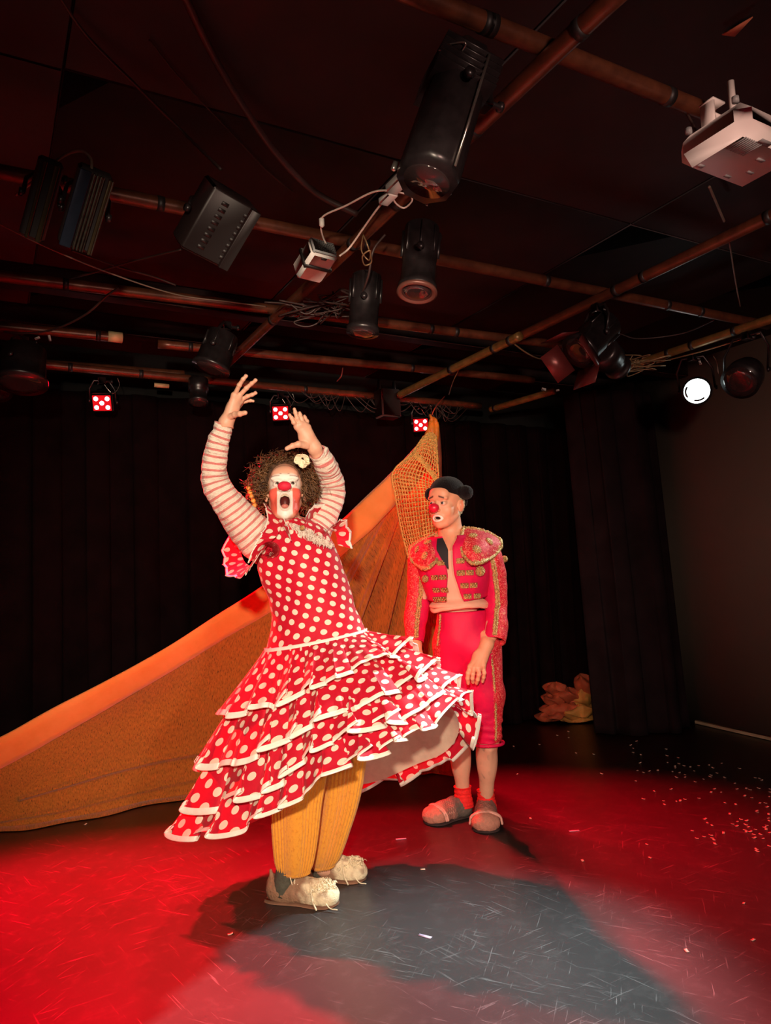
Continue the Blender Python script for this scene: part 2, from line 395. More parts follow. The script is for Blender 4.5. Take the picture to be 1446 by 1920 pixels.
# ================================================================ SETTING
CEIL = 2.86
def build_room():
    fm = floor_mat()
    def ab(a, b, z=0.0): return A([1.4, 6.3, z])+D2*a+D1*b     # room frame: a along the back wall, b towards it
    b = MB(); b.box(ab(-2, -5, -.05), D2*7, D1*7, A([0, 0, .05])); b.build('floor', fm, kind='structure')
    cm = NT('ceiling_paint'); tc = cm.n('TexCoord').outputs['Object']; cm.base(cm.mix(cm.noise(tc, 1.6, 4), (.034, .028, .031), (.060, .050, .054)), .75, spec=.25); cm.bump(cm.noise(tc, 5, 5), .25, .02)
    b = MB(); b.box(ab(-2, -5, CEIL+.05), D2*7, D1*7, A([0, 0, .05])); ce = b.build('ceiling', cm.m, kind='structure')
    # ceiling boards: separate panels with dark joints between them
    pm = MAT('ceiling_board', (.052, .044, .047), .7, var=.3, vs=2.2, spec=.25); k = 0
    for i in range(-5, 3):
        for j in range(-5, 1):
            q = MB(); q.box(ab(i*1.22+.2, j*1.6-.15, CEIL-.008-.003*((i*7+j*3) % 3)), D2*.608, D1*.798, A([0, 0, .008]), .004)
            q.build('ceiling_panel', pm, ce)
    # joists running across
    for k, bb in enumerate((-.45, -1.0)):
        q = MB(); q.box(ab(-1.9, bb, CEIL-.075), D2*4.6, D1*.045, A([0, 0, .055]), .004); q.build('trim_%d' % (k+1), MAT('dark_joist', (.035, .020, .020), .6, var=.3) if k == 0 else bpy.data.materials['dark_joist'], kind='structure')
    wm = MAT('back_wall_black', (.006, .005, .005), .9, var=.2)
    b = MB(); b.box(ab(-2, .25, 1.43), D2*6.2, D1*.05, A([0, 0, 1.43])); b.build('wall_back', wm, kind='structure')
    wr0 = G(1305, 1355)
    rm = NT('dark_plaster'); tc = rm.n('TexCoord').outputs['Object']; rm.base(rm.mix(rm.noise(tc, 1.5, 4), (.19, .165, .13), (.25, .215, .17)), .85, spec=.2); rm.bump(rm.noise(tc, 90, 4), .12, .004)
    c = wr0-D1*1.6+D2*.06+A([0, 0, 1.43]); b = MB(); b.box(c, D1*3.4, D2*.05, A([0, 0, 1.43])); b.build('wall_right', rm.m, kind='structure')
    lw = ab(-7.6, -3, 1.43); b = MB(); b.box(lw, D1*4, D2*.05, A([0, 0, 1.43])); b.build('wall_left', wm, kind='structure')
    # pale edging strip on the floor by the right wall
    a0, a1 = G(1305, 1357), G(1470, 1394); d = nrm(a1-a0); n = np.cross([0, 0, 1], d)
    b = MB(); b.box((a0+a1)/2+A([0, 0, .014]), d*np.linalg.norm(a1-a0)/2, n*.012, A([0, 0, .013]), .003); b.build('baseboard_right', MAT('pale_wood', (.42, .33, .20), .7, var=.25, vs=6), kind='structure')
    # curtains
    def curtain(name, pts, ztop, amp, per, mat, label, seed, flarep=0.0, nz=40, shear=(0, 0, 0)):
        pts = A(pts); L = np.linalg.norm(np.diff(pts, axis=0), axis=1).sum(); n = int(L/.014); pp = cat(pts, n); tg = np.gradient(pp, axis=0); tg /= np.linalg.norm(tg, axis=1)[:, None]; nn = np.cross(tg, [0, 0, 1.0])
        s = np.arange(n)*L/n; ph = 2*PI*s/per+1.5*np.sin(s*2.3+seed)+.8*np.sin(s*5.1+seed*2)
        cen = pp.mean(0); g_ = []
        for z in np.linspace(0, 1, nz):            # 0 top, 1 floor
            q = pp+nn*(amp*(.45+.55*z)*np.sin(ph)+amp*.35*z*np.sin(2.3*ph+3*z+seed))[:, None]+tg*(amp*.5*np.cos(ph*2))[:, None]
            q = cen+(q-cen)*(1-flarep*(1-z)); q = q+A(shear)*(1-z); q[:, 2] = ztop*(1-z)+.006; g_.append(q)
        g_ = np.stack(g_); o = grid(name, g_, arc_uv(g_), mat, None, label=label, cat='curtain'); md = o.modifiers.new('t', 'SOLIDIFY'); md.thickness = .004
        return o
    blk = MAT('black_drape', (.005, .0018, .0022), .92, var=.3, vs=6, bs=180, bst=.2, sheen=0.0, spec=.04)
    curtain('stage_curtain', [ab(-6.3, .0), ab(-4, .04), ab(-2, .0), ab(-.35, .05), ab(1.0, .08)], 2.50, .045, .33, blk, 'long black stage curtain hanging across the whole back behind the performers', 1)
    c0, c1 = G(1118, 1372), G(1292, 1366)
    m_ = (c0+c1)/2+A([0, -.16, 0])
    curtain('side_curtain', [c0, c0*.6+m_*.4+A([.0, -.10, 0]), m_, c1*.6+m_*.4+A([0, -.05, 0]), c1], 2.60, .045, .24, MAT('side_drape', (.013, .0075, .0088), .92, var=.3, vs=5, bs=180, bst=.2, sheen=0.0, spec=.06), 'black curtain hanging in folds in the right corner beside the bare wall', 3, flarep=.02, shear=(-.10, 0, 0))
# ================================================================ CAPE, NET, CLOTH PILE, CONFETTI
def build_cloths():
    top = [(-70, 1416, 3.84), (0, 1384, 3.90), (120, 1320, 4.03), (250, 1252, 4.17), (370, 1180, 4.30), (484, 1106, 4.43), (560, 1045, 4.50), (622, 993, 4.56), (680, 940, 4.62), (738, 884, 4.68), (786, 832, 4.74), (806, 806, 4.77)]
    tp = A([P(*q) for q in top]); tp = cat(tp, 330)
    bw = np.interp(np.linspace(0, 1, 330), [0, .12, .4, .6, .85, 1], [.185, .180, .165, .160, .150, .05])
    bot = [G(-70, 1568), G(0, 1556), G(120, 1540), G(250, 1512), G(370, 1490), G(484, 1480), G(560, 1474), G(622, 1468), G(690, 1462), G(745, 1458), G(800, 1452), G(842, 1446)]
    bp = cat(A(bot), 330); bp[:, 2] = .012
    front = nrm(-D1)
    nr = 120; u = np.linspace(0, 1, 330); g_ = []
    for s in np.linspace(0, 1, nr):
        q = tp*(1-s)+bp*s
        billow = -.10*math.sin(PI*s)*np.sin(PI*np.clip(u/.62, 0, 1))
        aa = (tp[-1][None]-q)@nrm(D2); bb = np.maximum(tp[-1][2]-q[:, 2], .02); an_ = np.arctan2(aa, bb); ds_ = np.hypot(aa, bb)
        fold = np.clip((u-.50)/.16, 0, 1)*(.060*np.sin(an_*44+1.2)+.022*np.sin(an_*97+.5))*np.minimum(1, ds_/.8)*min(1, max(0, (s-.05)*4.0))
        crease = .030*np.exp(-((s-(.80-.12*u-.05*np.sin(u*9)))/.022)**2)*np.clip((.62-u)*4, 0, 1)*(u > .12)
        crease2 = .020*np.exp(-((s-(.93-.05*u))/.02)**2)*np.clip((.7-u)*3, 0, 1)
        wob = np.array([noise.noise(Vector((a*7, s*3.0, 1.3))) for a in u])*.03*math.sin(PI*min(1, s*1.1))
        q = q+front[None]*(billow+fold+wob+crease+crease2)[:, None]
        q[:, 2] = np.maximum(q[:, 2], .004); g_.append(q)
    tail = g_[-1].copy()+front[None]*(.035+.02*np.sin(u*60))[:, None]; tail[:, 2] = .022; g_.append(tail)
    tail2 = tail+front[None]*.03; tail2[:, 2] = .005; g_.append(tail2)
    g_ = np.stack(g_)
    root = thing('cape', 'huge orange and ochre cape stretched up from the floor at left behind the dancer', 'cape', (tp[150][0], tp[150][1], 0))
    cm = cloth_trans('cape_cloth', (.32, .125, .018), (.52, .195, .028), 9, (14, 3.5, 1), .09, .8, speck=(.10, .035, .010))
    grid('cape_cloth', g_, arc_uv(g_), cm, root)
    bm = cloth_trans('cape_band', (.80, .26, .050), (.88, .33, .09), 3, (1, 1, 1), .04, .15)
    rows = []
    dn = (g_[20]-g_[0]); dn /= np.linalg.norm(dn, axis=1)[:, None]; tg = np.gradient(tp, axis=0); tg /= np.linalg.norm(tg, axis=1)[:, None]
    dn = dn-tg*((dn*tg).sum(1))[:, None]; dn /= np.linalg.norm(dn, axis=1)[:, None]
    wob = np.array([noise.noise(Vector((a*14, 0, 4))) for a in u])*.006
    for s, off in ((-.03, -.01), (-.06, .004), (0, .016), (.25, .020), (.5, .022), (.8, .020), (1.0, .016), (1.0, .004)):
        rows.append(tp+dn*(bw*s+wob)[:, None]+front[None]*(off+.035*np.clip((u-.5)/.16, 0, 1)*(off > 0))[:, None])
    R = np.stack(rows); grid('band', R, arc_uv(R), bm, root, label='smooth orange band along the top edge')
    # gathered tip and the cord that holds it up
    tip = P(806, 806, 4.77); b = MB()
    om = MAT('amber_cloth', (.80, .22, .02), .6, var=.3, vs=20, bs=60, bst=.4)
    for (x0, y0, x1, y1, r0, r1) in ((808, 826, 809, 790, .030, .020), (809, 792, 806, 777, .018, .004), (815, 832, 818, 792, .020, .016), (818, 794, 812, 783, .015, .006), (804, 815, 805, 798, .026, .012)):
        p0, p1 = P(x0, y0, 4.74), P(x1, y1, 4.74); m_ = (p0+p1)/2+A([.006, -.01, 0]); pp = cat([p0, m_, p1], 12); b.tube(pp+vnoise(pp, 60, x0)[:, None]*.004, np.interp(np.linspace(0, 1, 12), [0, .5, 1], [r0, (r0+r1)/2*1.15, r1]), 12)
    b.build('gathered_tip', om, root, smooth=True)
    b = MB(); b.tube(cat([P(816, 800, 4.76), P(820, 850, 4.76), P(822, 905, 4.75), P(838, 990, 4.74), P(842, 1100, 4.74)], 40), [.030]*40, 12); b.build('folded_edge', MAT('brown_cloth', (.24, .045, .018), .8, var=.3, vs=12, bs=60), root, smooth=True)
    kp = G(835, 742, 2.545); b = MB(); b.tube(cat([P(808, 782, 4.75), P(818, 762, 4.78), kp], 14), .004, 6); 
    b.build('cord', MAT('red_cord', (.45, .05, .02), .7), root, smooth=True)
    # crochet net
    ctrl = [[(795, 818, 4.66), (803, 812, 4.64), (811, 812, 4.64), (818, 818, 4.66)],
            [(771, 851, 4.63), (788, 846, 4.57), (805, 850, 4.57), (821, 868, 4.62)],
            [(737, 886, 4.61), (762, 888, 4.53), (792, 896, 4.54), (823, 908, 4.60)],
            [(742, 930, 4.57), (766, 928, 4.50), (795, 926, 4.52), (824, 930, 4.57)],
            [(750, 978, 4.54), (772, 976, 4.47), (798, 972, 4.50), (826, 968, 4.55)],
            [(760, 1022, 4.50), (780, 1018, 4.45), (802, 1010, 4.48), (828, 1002, 4.53)],
            [(771, 1060, 4.48), (788, 1044, 4.43), (808, 1030, 4.46), (830, 1018, 4.51)]]
    g2 = rows_interp([[P(*q) for q in r] for r in ctrl], 138, 76)
    nz2 = .014*np.sin(np.arange(76)*.33)[None, :]*np.linspace(.3, 1, 138)[:, None]; g2[..., 1] += nz2
    b = MB(); 
    for j in range(0, 76, 5): b.tube(g2[:, j]+RNG.normal(size=(138, 3))*.0008, .0040 if j not in (0, 75) else .0065, 4)
    for i in range(0, 138, 4):
        sl = g2[i].copy(); b.tube(sl+RNG.normal(size=(76, 3))*.0008, .0040 if i > 20 else .0048, 4)
    ym = MAT('yellow_yarn', (.86, .50, .14), .85, var=.2, vs=80, bs=200, bst=.5)
    net = b.build('crochet_net', ym, None, smooth=True, label='golden crochet net draped over the raised top corner of the cape', cat='net')
    b = MB(); e = cat([P(775, 846, 4.60), P(790, 858, 4.55), P(805, 876, 4.55), P(816, 893, 4.56), P(822, 905, 4.57)], 50)
    for k in range(5): b.tube(e+A([0, -.004*k, -.010*k])+RNG.normal(size=(50, 3))*.0025, .0055, 5)
    for k in range(60):
        p0 = e[RNG.randint(50)]; b.tube(cat([p0, p0+RNG.normal(size=3)*.010, p0+RNG.normal(size=3)*.012+A([.004, -.01, -.016])], 5), .0025, 4)
    b.build('net_fringe', ym, net, smooth=True, kind='stuff')
    # heap of orange cloth at the back
    ctr = G(1064, 1345); rt = thing('cloth_heap', 'crumpled heap of orange and yellow cloth on the floor by the side curtain', 'cloth', (ctr[0], ctr[1], 0))
    hm = [MAT('orange_heap', (.34, .06, .02), .8, var=.3, vs=9, bs=30), MAT('ochre_heap', (.40, .18, .035), .8, var=.3, vs=9, bs=30)]
    for k, (px, py, wx, wz, tl, mi) in enumerate(((1052, 1332, .20, .060, .10, 0), (1040, 1312, .14, .050, -.15, 0), (1086, 1336, .19, .055, .25, 1), (1095, 1308, .13, .075, .5, 1), (1100, 1290, .12, .11, .7, 0), (1066, 1304, .16, .055, -.25, 0), (1042, 1292, .12, .040, .0, 0), (1034, 1344, .17, .035, .2, 0), (1084, 1350, .22, .025, .0, 1))):
        m, n = 14, 40; c = P(px, py, 6.06); T = []
        for i in range(m):
            s = i/(m-1); th = np.linspace(0, 2*PI, n, endpoint=False); r_ = (math.sin(PI*s)**.5)*(.6+.4*s)
            loop = np.stack([np.cos(th)*wx*r_*(1+.15*np.sin(3*th+k)), np.sin(th)*.11*r_, (s-.5)*2*wz+.012*np.sin(4*th+k+6*s)], 1)
            cc, ss = math.cos(tl), math.sin(tl); x_ = loop[:, 0]*cc-loop[:, 2]*ss*.6; z_ = loop[:, 0]*ss*.35+loop[:, 2]; T.append(c+np.stack([x_, loop[:, 1], z_], 1))
        T = np.stack(T); T[..., 2] = np.maximum(T[..., 2], .004+.002*k); T += (vnoise(T.reshape(-1, 3), 11, k)*.055).reshape(m, n)[..., None]*A([0, -1, .4]); T[..., 2] = np.maximum(T[..., 2], .004)
        grid('cloth_fold', T, arc_uv(T, True), hm[mi], rt, wrap=True)
def build_confetti():
    cr = """10 593 154 583 254 533 316 512 317 545 358 631 457 638 501 747 30 748 104 996 695 565 662 587 677 604 676 628 719 641 714 686 700 729 735 740 766 732 814 729 692 787 796 845 888 833 734 888 846 898 853 919 861 609 866 646 868 684 928 657 932 690 910 706 912 714 896 735 934 741 919 767 966 752 966 766 960 702 995 710 1017 731 1041 701 1100 699 1121 714 1170 688 1145 743 1112 755 1107 764 1069 777 1023 792 1187 768 1269 717 1244 800 1256 832 1307 829 1328 836 1358 769 1381 773 1394 783 1377 828 1441 832 1440 849 1130 832 1111 851 1167 850 1044 884 966 890 939 899 918 901 1190 910 1250 919 1299 871 1339 881 1384 911 1415 911 1424 933 1436 875 1367 953 1368 961 1434 974 1431 995 1437 1010 1216 972 1077 1000 1091 1021 1117 1036 1279 1002 1310 1009 1259 1014 1232 1028 1255 1039 1306 1032 1320 1043 1422 1036 1410 1045 1419 1058 1439 1075 1299 1061 1308 1071 1330 1070 1360 1058 1351 1086 1389 1086 1181 1079 1007 1065 1073 1099 1032 1108 1111 1091 1117 1106 1128 1116 1135 1139 1352 1105 1402 1108 1437 1151 1365 1168 1370 1180 753 1141 771 1216 395 1233""".split()
    pts = [(960+float(cr[i])/2.975, 1200+float(cr[i+1])/2.975) for i in range(0, len(cr), 2)]
    pts += [(432, 1752), (1395, 1694), (1412, 1763), (1288, 1784), (160, 1546), (222, 1516)]
    m = MAT('confetti_paper', (.88, .62, .50), .6, var=.15)
    mes = []
    for k in range(4):
        b = MB(); w_, l_ = .0042+.0006*k, .0068+.0008*k; n = 5; V = []
        for s in (0, .0008):
            for i in range(n): x = -l_+2*l_*i/(n-1); z = s+.0025*(i/(n-1)-.3)**2*(k+1)*.8; V += [(x, -w_, z), (x, w_, z)]
        F1 = [(2*i, 2*i+2, 2*i+3, 2*i+1) for i in range(n-1)]; N = 2*n; F2 = [(N+2*i, N+2*i+1, N+2*i+3, N+2*i+2) for i in range(n-1)]
        Sd = [(2*i, N+2*i, N+2*i+2, 2*i+2) for i in range(n-1)]+[(2*i+1, 2*i+3, N+2*i+3, N+2*i+1) for i in range(n-1)]+[(0, 1, N+1, N), (2*n-2, N+2*n-2, N+2*n-1, 2*n-1)]
        mes.append(mesh_data('confetti', A(V), F1+F2+Sd, smooth=False)); mes[-1].materials.append(m)
    solo = {(432, 1752): 'lone pale confetti piece on the floor left of the dancer\'s front shoe', (1395, 1694): 'lone pale confetti piece far right, below the dense scatter', (1412, 1763): 'pale confetti piece nearest the lower right edge of the floor',
            (1288, 1784): 'pale confetti piece closest to the viewer on the right floor', (160, 1546): 'pale confetti piece in the dark strip under the cape, nearer the left edge', (222, 1516): 'pale confetti piece right against the lower hem of the cape'}
    for i, (x, y) in enumerate(pts):
        o = bpy.data.objects.new('confetti', mes[i % 4]); g = G(x, y, 0.0); o.location = (g[0], g[1], .0008); o.rotation_euler = (0, 0, RNG.rand()*3.1)
        C.objects.link(o); o['category'] = 'confetti'
        if (x, y) in solo: o['label'] = solo[(x, y)]
        elif x > 1330: o['label'] = 'small pale confetti piece in the dense scatter by the right edge'; o['group'] = 'confetti by the right edge'
        elif x > 1165: o['label'] = 'small pale confetti piece in the loose scatter before the side curtain'; o['group'] = 'confetti before the side curtain'
        else: o['label'] = 'small reddish-lit confetti piece on the floor between bullfighter and side curtain'; o['group'] = 'confetti between the bullfighter and the side curtain'
    for (x, y, an, lab) in ((797, 1756, -.55, 'lilac paper strip on the grey floor in front of the dancer'), (752, 1573, .12, 'lilac paper strip on the floor just left of the bullfighter\'s shoes'), (1077, 1558, .1, 'lilac paper strip on the red-lit floor right of the bullfighter'), (793, 1630, .0, 'short white paper strip on the grey floor between the two performers')):
        g = G(x, y); L = .025 if 'lilac' in lab else .010; b = MB(); d = A([math.cos(an), math.sin(an), 0]); n = A([-d[1], d[0], 0]); b.box(g+A([0, 0, .0012]), d*L, n*.007, A([0, 0, .0006]))
        b.build('paper_strip', MAT('lilac_paper', (.66, .50, .72), .6) if 'lilac' in lab else m, label=lab, cat='paper')
# ================================================================ CEILING RIG
def build_rig():
    pm = NT('painted_pipe'); tc = pm.n('TexCoord').outputs['Object']; pm.base(pm.mix(pm.ramp(pm.noise(tc, 16, 5, .6), .35, .7), (.085, .028, .015), (.17, .055, .026)), .36, .3, spec=.5); pm.bump(pm.noise(tc, 40, 3), .15, .003)
    ym = NT('bare_pipe'); tc = ym.n('TexCoord').outputs['Object']; ym.base(ym.mix(ym.ramp(ym.noise(tc, 16, 5, .6), .35, .7), (.17, .095, .03), (.30, .18, .055)), .38, .35)
    blk = MAT('black_metal', (.018, .014, .015), .32, .2, var=.3, vs=30, spec=.6); blk2 = MAT('matt_black', (.022, .016, .017), .7, var=.3); chrome = MAT('chrome', (.60, .55, .50), .22, .9)
    tape = MAT('black_tape', (.012, .010, .010), .5); white = MAT('white_plastic', (.80, .74, .70), .42, var=.05, vs=5); grey = MAT('grey_plastic', (.30, .31, .31), .5)
    cabm = MAT('black_cable', (.045, .025, .022), .5)
    def pipe(a, b, label, mat=pm.m, r=.0242, rings=6, seed=0, r2=None, group=None):
        a, b = A(a), A(b); q = MB(); n = 40; t = np.linspace(0, 1, n)[:, None]; pts = a*(1-t)+b*t; q.tube(pts, r, 20)
        o = q.build('pipe', mat, None, smooth=True, label=label, cat='pipe', group=group)
        rs = np.random.RandomState(seed); d = nrm(b-a)
        tb = []
        for k in range((rings+1)//2):
            s = rs.uniform(.05, .95); c = a*(1-s)+b*s; m_ = MB(); m_.cyl(c-d*.012, c+d*.012, r+.0022, n=20); m_.build('tape_ring', tape, o, smooth=False)
        return o
    Z1, Z2 = 2.505, 2.56
    pipe(G(1190, -42, Z1), G(408, 699, Z1), 'rust-brown ceiling pipe running from the top right edge down to the middle', seed=1, rings=9)
    pipe(G(1500, 379, Z1), G(968, 634, Z1), 'brown ceiling pipe coming in from the right edge below the large projector', seed=2, rings=5)
    pipe(G(975, 630, Z1-.02), G(748, 741, Z1-.02), 'ochre pipe end slanting down behind the net', ym.m, seed=9, rings=7)
    pipe(G(1500, 580, Z1), G(1165, 692, Z1), 'ochre ceiling pipe over the bright white spotlight', ym.m, seed=3, rings=5)
    pipe(G(1040, 733, Z1), G(920, 768, Z1), 'short ochre pipe end left of the side curtain', ym.m, seed=4, rings=2)
    pipe(G(740, -25, Z2), G(1330, 212, Z2), 'brown cross pipe at the top, ending at the large projector', seed=5, rings=5)
    pipe(G(-60, 310, Z2), G(1440, 610, Z2), 'long brown cross pipe behind the two grey floodlights', seed=6, rings=12)
    pipe(G(-60, 510, Z2), G(1062, 648, Z2), 'dark cross pipe just behind the small white projector', seed=7, rings=8)
    pipe(G(-60, 606, Z2), G(228, 634, Z2), 'brown cross pipe at left with a taped open end', seed=8, rings=2)
    pipe(G(296, 645, Z2), G(1000, 712, Z2), 'thin brown cross pipe in front of the row of red lamps', seed=10, rings=5)
    pipe(G(-40, 672, Z2), G(345, 702, Z2), 'brown cross pipe above the left red lamp', seed=11, rings=3)
    bpz = 2.525
    pipe(P(60, 690, 3.98)*A([1, 1, 0])+A([0, 0, bpz]), P(900, 750, 5.52)*A([1, 1, 0])+A([0, 0, bpz]), 'rearmost cross pipe carrying the three red lamps', seed=12, rings=9)
    def clamp(par, p, mat=blk):
        q = MB(); q.box(p+A([0, 0, -.03]), D1*.022, D2*.022, A([0, 0, .022]), .005); q.lathe(p+D2*.02+A([0, 0, -.03]), D2, [(0, .008), (.03, .008), (.032, .014), (.042, .014)], 10); q.build('clamp', mat, par)
    def yoke(par, c, ax, w_, top, mat=blk):
        ax = nrm(ax); q = MB(); a_, b_ = c-ax*w_, c+ax*w_
        q.tube([a_, a_*.4+(top-ax*w_)*.6, top-ax*w_*.6, top, top+ax*w_*.6, b_*.4+(top+ax*w_)*.6, b_], .0065, 6)
        q.lathe(a_-ax*.012, ax, [(0, .012), (.012, .014)], 12); q.lathe(b_, ax, [(0, .014), (.012, .012)], 12); q.build('yoke', mat, par)
    # --- three LED lamps
    lens = emit_mat('led_lens', (1.0, .70, .74), 7.0); face = emit_mat('led_glow', (1.0, .01, .015), .85)
    labs = ['red LED lamp at far left, glowing five-dot lens cluster', 'red LED lamp between the dancer\'s raised hands', 'red LED lamp at right, beside the tip of the net']
    for k, c in enumerate(LED_POS):
        tgt = O_+A([0, 0, -1.0])+A([(-.9, -.3, .1)[k], 0, 0]); ax = nrm(tgt-c); x_, y_ = perp(ax); 
        rt = thing('led_lamp', labs[k], 'stage light', (c[0], c[1], c[2]), 'red lamps on the rear pipe')
        q = MB(); q.box(c-ax*.045, x_*.062, y_*.058, ax*.04, .012)
        for i in range(-3, 4): q.box(c-ax*.092+x_*i*.016, x_*.003, y_*.050, ax*.012)
        q.build('housing', blk, rt); q = MB(); q.box(c-ax*.003, x_*.052, y_*.046, ax*.0025, .002); q.build('lens_panel', face, rt)
        for (i, j) in ((-1, -1), (-1, 1), (1, -1), (1, 1), (0, 0)):
            q = MB(); q.lathe(c+x_*i*.032+y_*j*.026, ax, [(0, .0130), (.004, .0120), (.007, .007)], 20); q.build('lens', lens, rt, smooth=True)
        top = A([c[0], c[1], bpz-.035]); yoke(rt, c-ax*.045, D2, .072, top); clamp(rt, top+A([0, 0, .03]))
        sp = rt  # safety wire
        q = MB(); q.tube(cat([top, top+D2*.06+A([0, 0, -.07]), top+D2*.10+A([0, 0, -.02]), top+D2*.09+A([0, 0, .03])], 20), .0022, 5); q.build('safety_wire', chrome, rt)
    # --- white spotlight
    c = WPOS; ax = nrm(A([-.42, -1, -.42])); ax = nrm(O_+A([-.25, 0, -.35])-c)
    rt = thing('spotlight', 'round spotlight shining bright white at the right wall end of the rig', 'stage light', tuple(c))
    q = MB(); q.lathe(c-ax*.20, ax, [(0, .045), (.02, .062), (.08, .066), (.082, .078), (.19, .082), (.198, .085), (.21, .085)], 36); q.build('housing', blk, rt, smooth=False)
    q = MB(); q.lathe(c+ax*.010, ax, [(0, .072), (.006, .067), (.012, .050), (.016, .02)], 40); q.build('lens', emit_mat('white_lens', (.86, 1.0, .98), 6.0), rt, smooth=True)
    x_, y_ = perp(ax); q = MB()
    for sgn, a0, a1 in ((1, 2.5, 3.7), (1, 4.4, 5.4)):
        tt = np.linspace(a0, a1, 14); q.tube([c+ax*.026+x_*math.cos(t)*.060+y_*math.sin(t)*.054 for t in tt], .006, 5)
    q.build('guard_wire', blk, rt)
    top = G(1297, 650, Z1-.04); top = A([c[0]-.02, c[1]-.02, Z1-.05]); yoke(rt, c-ax*.09, x_, .098, top); clamp(rt, top+A([0, 0, .03]))
    # --- round dark lantern right of it
    def lantern(label, p0, p1, r, rb=None, top=None, prof=None, name='lantern', wob=0, ribs=0, ringc=None):
        p0, p1 = A(p0), A(p1); ax = nrm(p1-p0); L = np.linalg.norm(p1-p0); rb = rb or r
        rt = thing(name, label, 'stage light', tuple((p0+p1)/2)); q = MB()
        pr = prof or [(0, rb*.75), (.04, rb), (.50, rb), (.52, r*.93), (.90, r*.95), (.905, r*1.06), (1.0, r*1.06)]
        q.lathe(p0, ax, [(a*L, b) for a, b in pr], 36)
        x_, y_ = perp(ax)
        for k in range(ribs): t = 2*PI*k/ribs; q.box(p0+ax*L*.28+(x_*math.cos(t)+y_*math.sin(t))*rb*1.02, ax*L*.2, (x_*math.cos(t)+y_*math.sin(t))*.006, (-x_*math.sin(t)+y_*math.cos(t))*.002)
        q.build('housing', blk, rt, smooth=False)
        q = MB(); q.lathe(p1-ax*.004, ax, [(0, r*.86), (.006, r*.84), (.010, r*.5)], 30); q.build('lens', MAT('dark_glass', (.03, .02, .02), .08, spec=.8), rt, smooth=True)
        if ringc is not None: q = MB(); q.lathe(p1-ax*.006, ax, [(0, r*1.10), (.010, r*1.12), (.014, r*.95), (.008, r*.86)], 30); q.build('front_ring', ringc, rt)
        if top is not None: yoke(rt, (p0+p1)/2, x_ if abs(x_[2]) < .8 else y_, rb+.012, A(top)); clamp(rt, A(top)+A([0, 0, .03]))
        return rt
    lantern('dark round lantern beside the white spotlight at the right edge', G(1408, 690, 2.34), G(1388, 716, 2.24), .105, .11, G(1400, 630, Z1-.05), prof=[(0, .05), (.2, .085), (.5, .10), (1.0, .105)])
    lantern('black glossy cylinder lantern hanging right of the small white projector', G(792, 425, 2.45), G(782, 548, 2.20), .062, .060, G(800, 440, Z2-.04), ribs=8, ringc=MAT('brown_ring', (.16, .06, .045), .4, .3))
    lantern('black cylinder lantern hanging below and left of another one, bright glints on its rim', G(688, 515, 2.43), G(680, 625, 2.19), .060, .058, G(690, 530, Z2-.04), ribs=8)
    lantern('small black lantern left of the diagonal pipe, above the dancer\'s hand', G(420, 625, 2.44), G(395, 692, 2.26), .085, .070, G(425, 612, Z2-.04), ribs=6)
    lantern('small dark lantern hanging under the rear pipe just left of the dancer\'s higher raised hand', P(372, 712, 4.35), P(372, 756, 4.30), .055, .06, None)
    lantern('dark lantern at the far left edge, under the brown pipes', G(45, 655, 2.40), G(40, 720, 2.22), .11, .10, G(45, 640, Z2-.04))
    lantern('dim red-lit lantern next to the left edge one, in shadow', P(-5, 690, 3.7), P(-8, 735, 3.62), .075, .08, None)
    lantern('foil-wrapped dark lantern under the ochre pipe by the corner', G(1128, 655, 2.42), G(1160, 690, 2.36), .07, .085, None)
    # fresnel with barn doors
    p0, p1 = G(1140, 606, 2.41), G(1085, 660, 2.25); rt = lantern('lantern with open barn doors where two pipes cross at right', p0, p1, .085, .075, G(1120, 578, Z1-.04), ribs=6)
    ax = nrm(p1-p0); x_, y_ = perp(ax)
    for d_, e_ in ((x_, y_), (-x_, y_), (y_, x_), (-y_, x_)):
        q = MB(); c_ = p1+d_*.088; o_ = nrm(ax+d_*.55); q.box(c_+o_*.05, o_*.05, e_*.075, np.cross(o_, e_)*.0015); q.build('barn_door', MAT('maroon_metal', (.12, .02, .02), .35, .4) if 'maroon_metal' not in bpy.data.materials else bpy.data.materials['maroon_metal'], rt)
    # long black profile lantern at the top
    p0, p1 = G(872, 112, 2.50), G(800, 340, 2.17); ax = nrm(p1-p0); L = np.linalg.norm(p1-p0); x_, y_ = perp(ax, A([.9, .3, .1])); x_ = nrm(x_)
    rt = thing('profile_lantern', 'large glossy black profile spotlight hanging at top centre from the rust pipe', 'stage light', tuple((p0+p1)/2))
    q = MB(); n = 8
    prof = [(0, .062), (.03, .080), (.95, .088), (1.0, .084)]
    V = []; Fc = []
    for (h, r) in prof:
        for i in range(n): t = 2*PI*(i+.5)/n; V.append(p0+ax*h*L+(x_*math.cos(t)*1.05+y_*math.sin(t)*.85)*r)
    for k in range(3):
        for i in range(n): Fc.append((k*n+i, k*n+(i+1) % n, (k+1)*n+(i+1) % n, (k+1)*n+i))
    Fc += [tuple(range(n))[::-1], tuple(3*n+i for i in range(n))]; q.add(V, Fc)
    for k in range(5): q.box(p0+ax*L*(.1+.05*k), x_*.088, y_*.074, ax*.0025)
    q.build('housing', blk, rt)
    q = MB(); q.lathe(p1-ax*.002, ax, [(0, .058), (.006, .055)], 30); q.build('lens', bpy.data.materials['dark_glass'], rt)
    for s_ in (-1, 1):
        q = MB(); q.box(p0+ax*L*.55+x_*s_*.088+y_*.035, x_*.0015, y_*.003, ax*L*.44); q.build('metal_edge', chrome, rt)
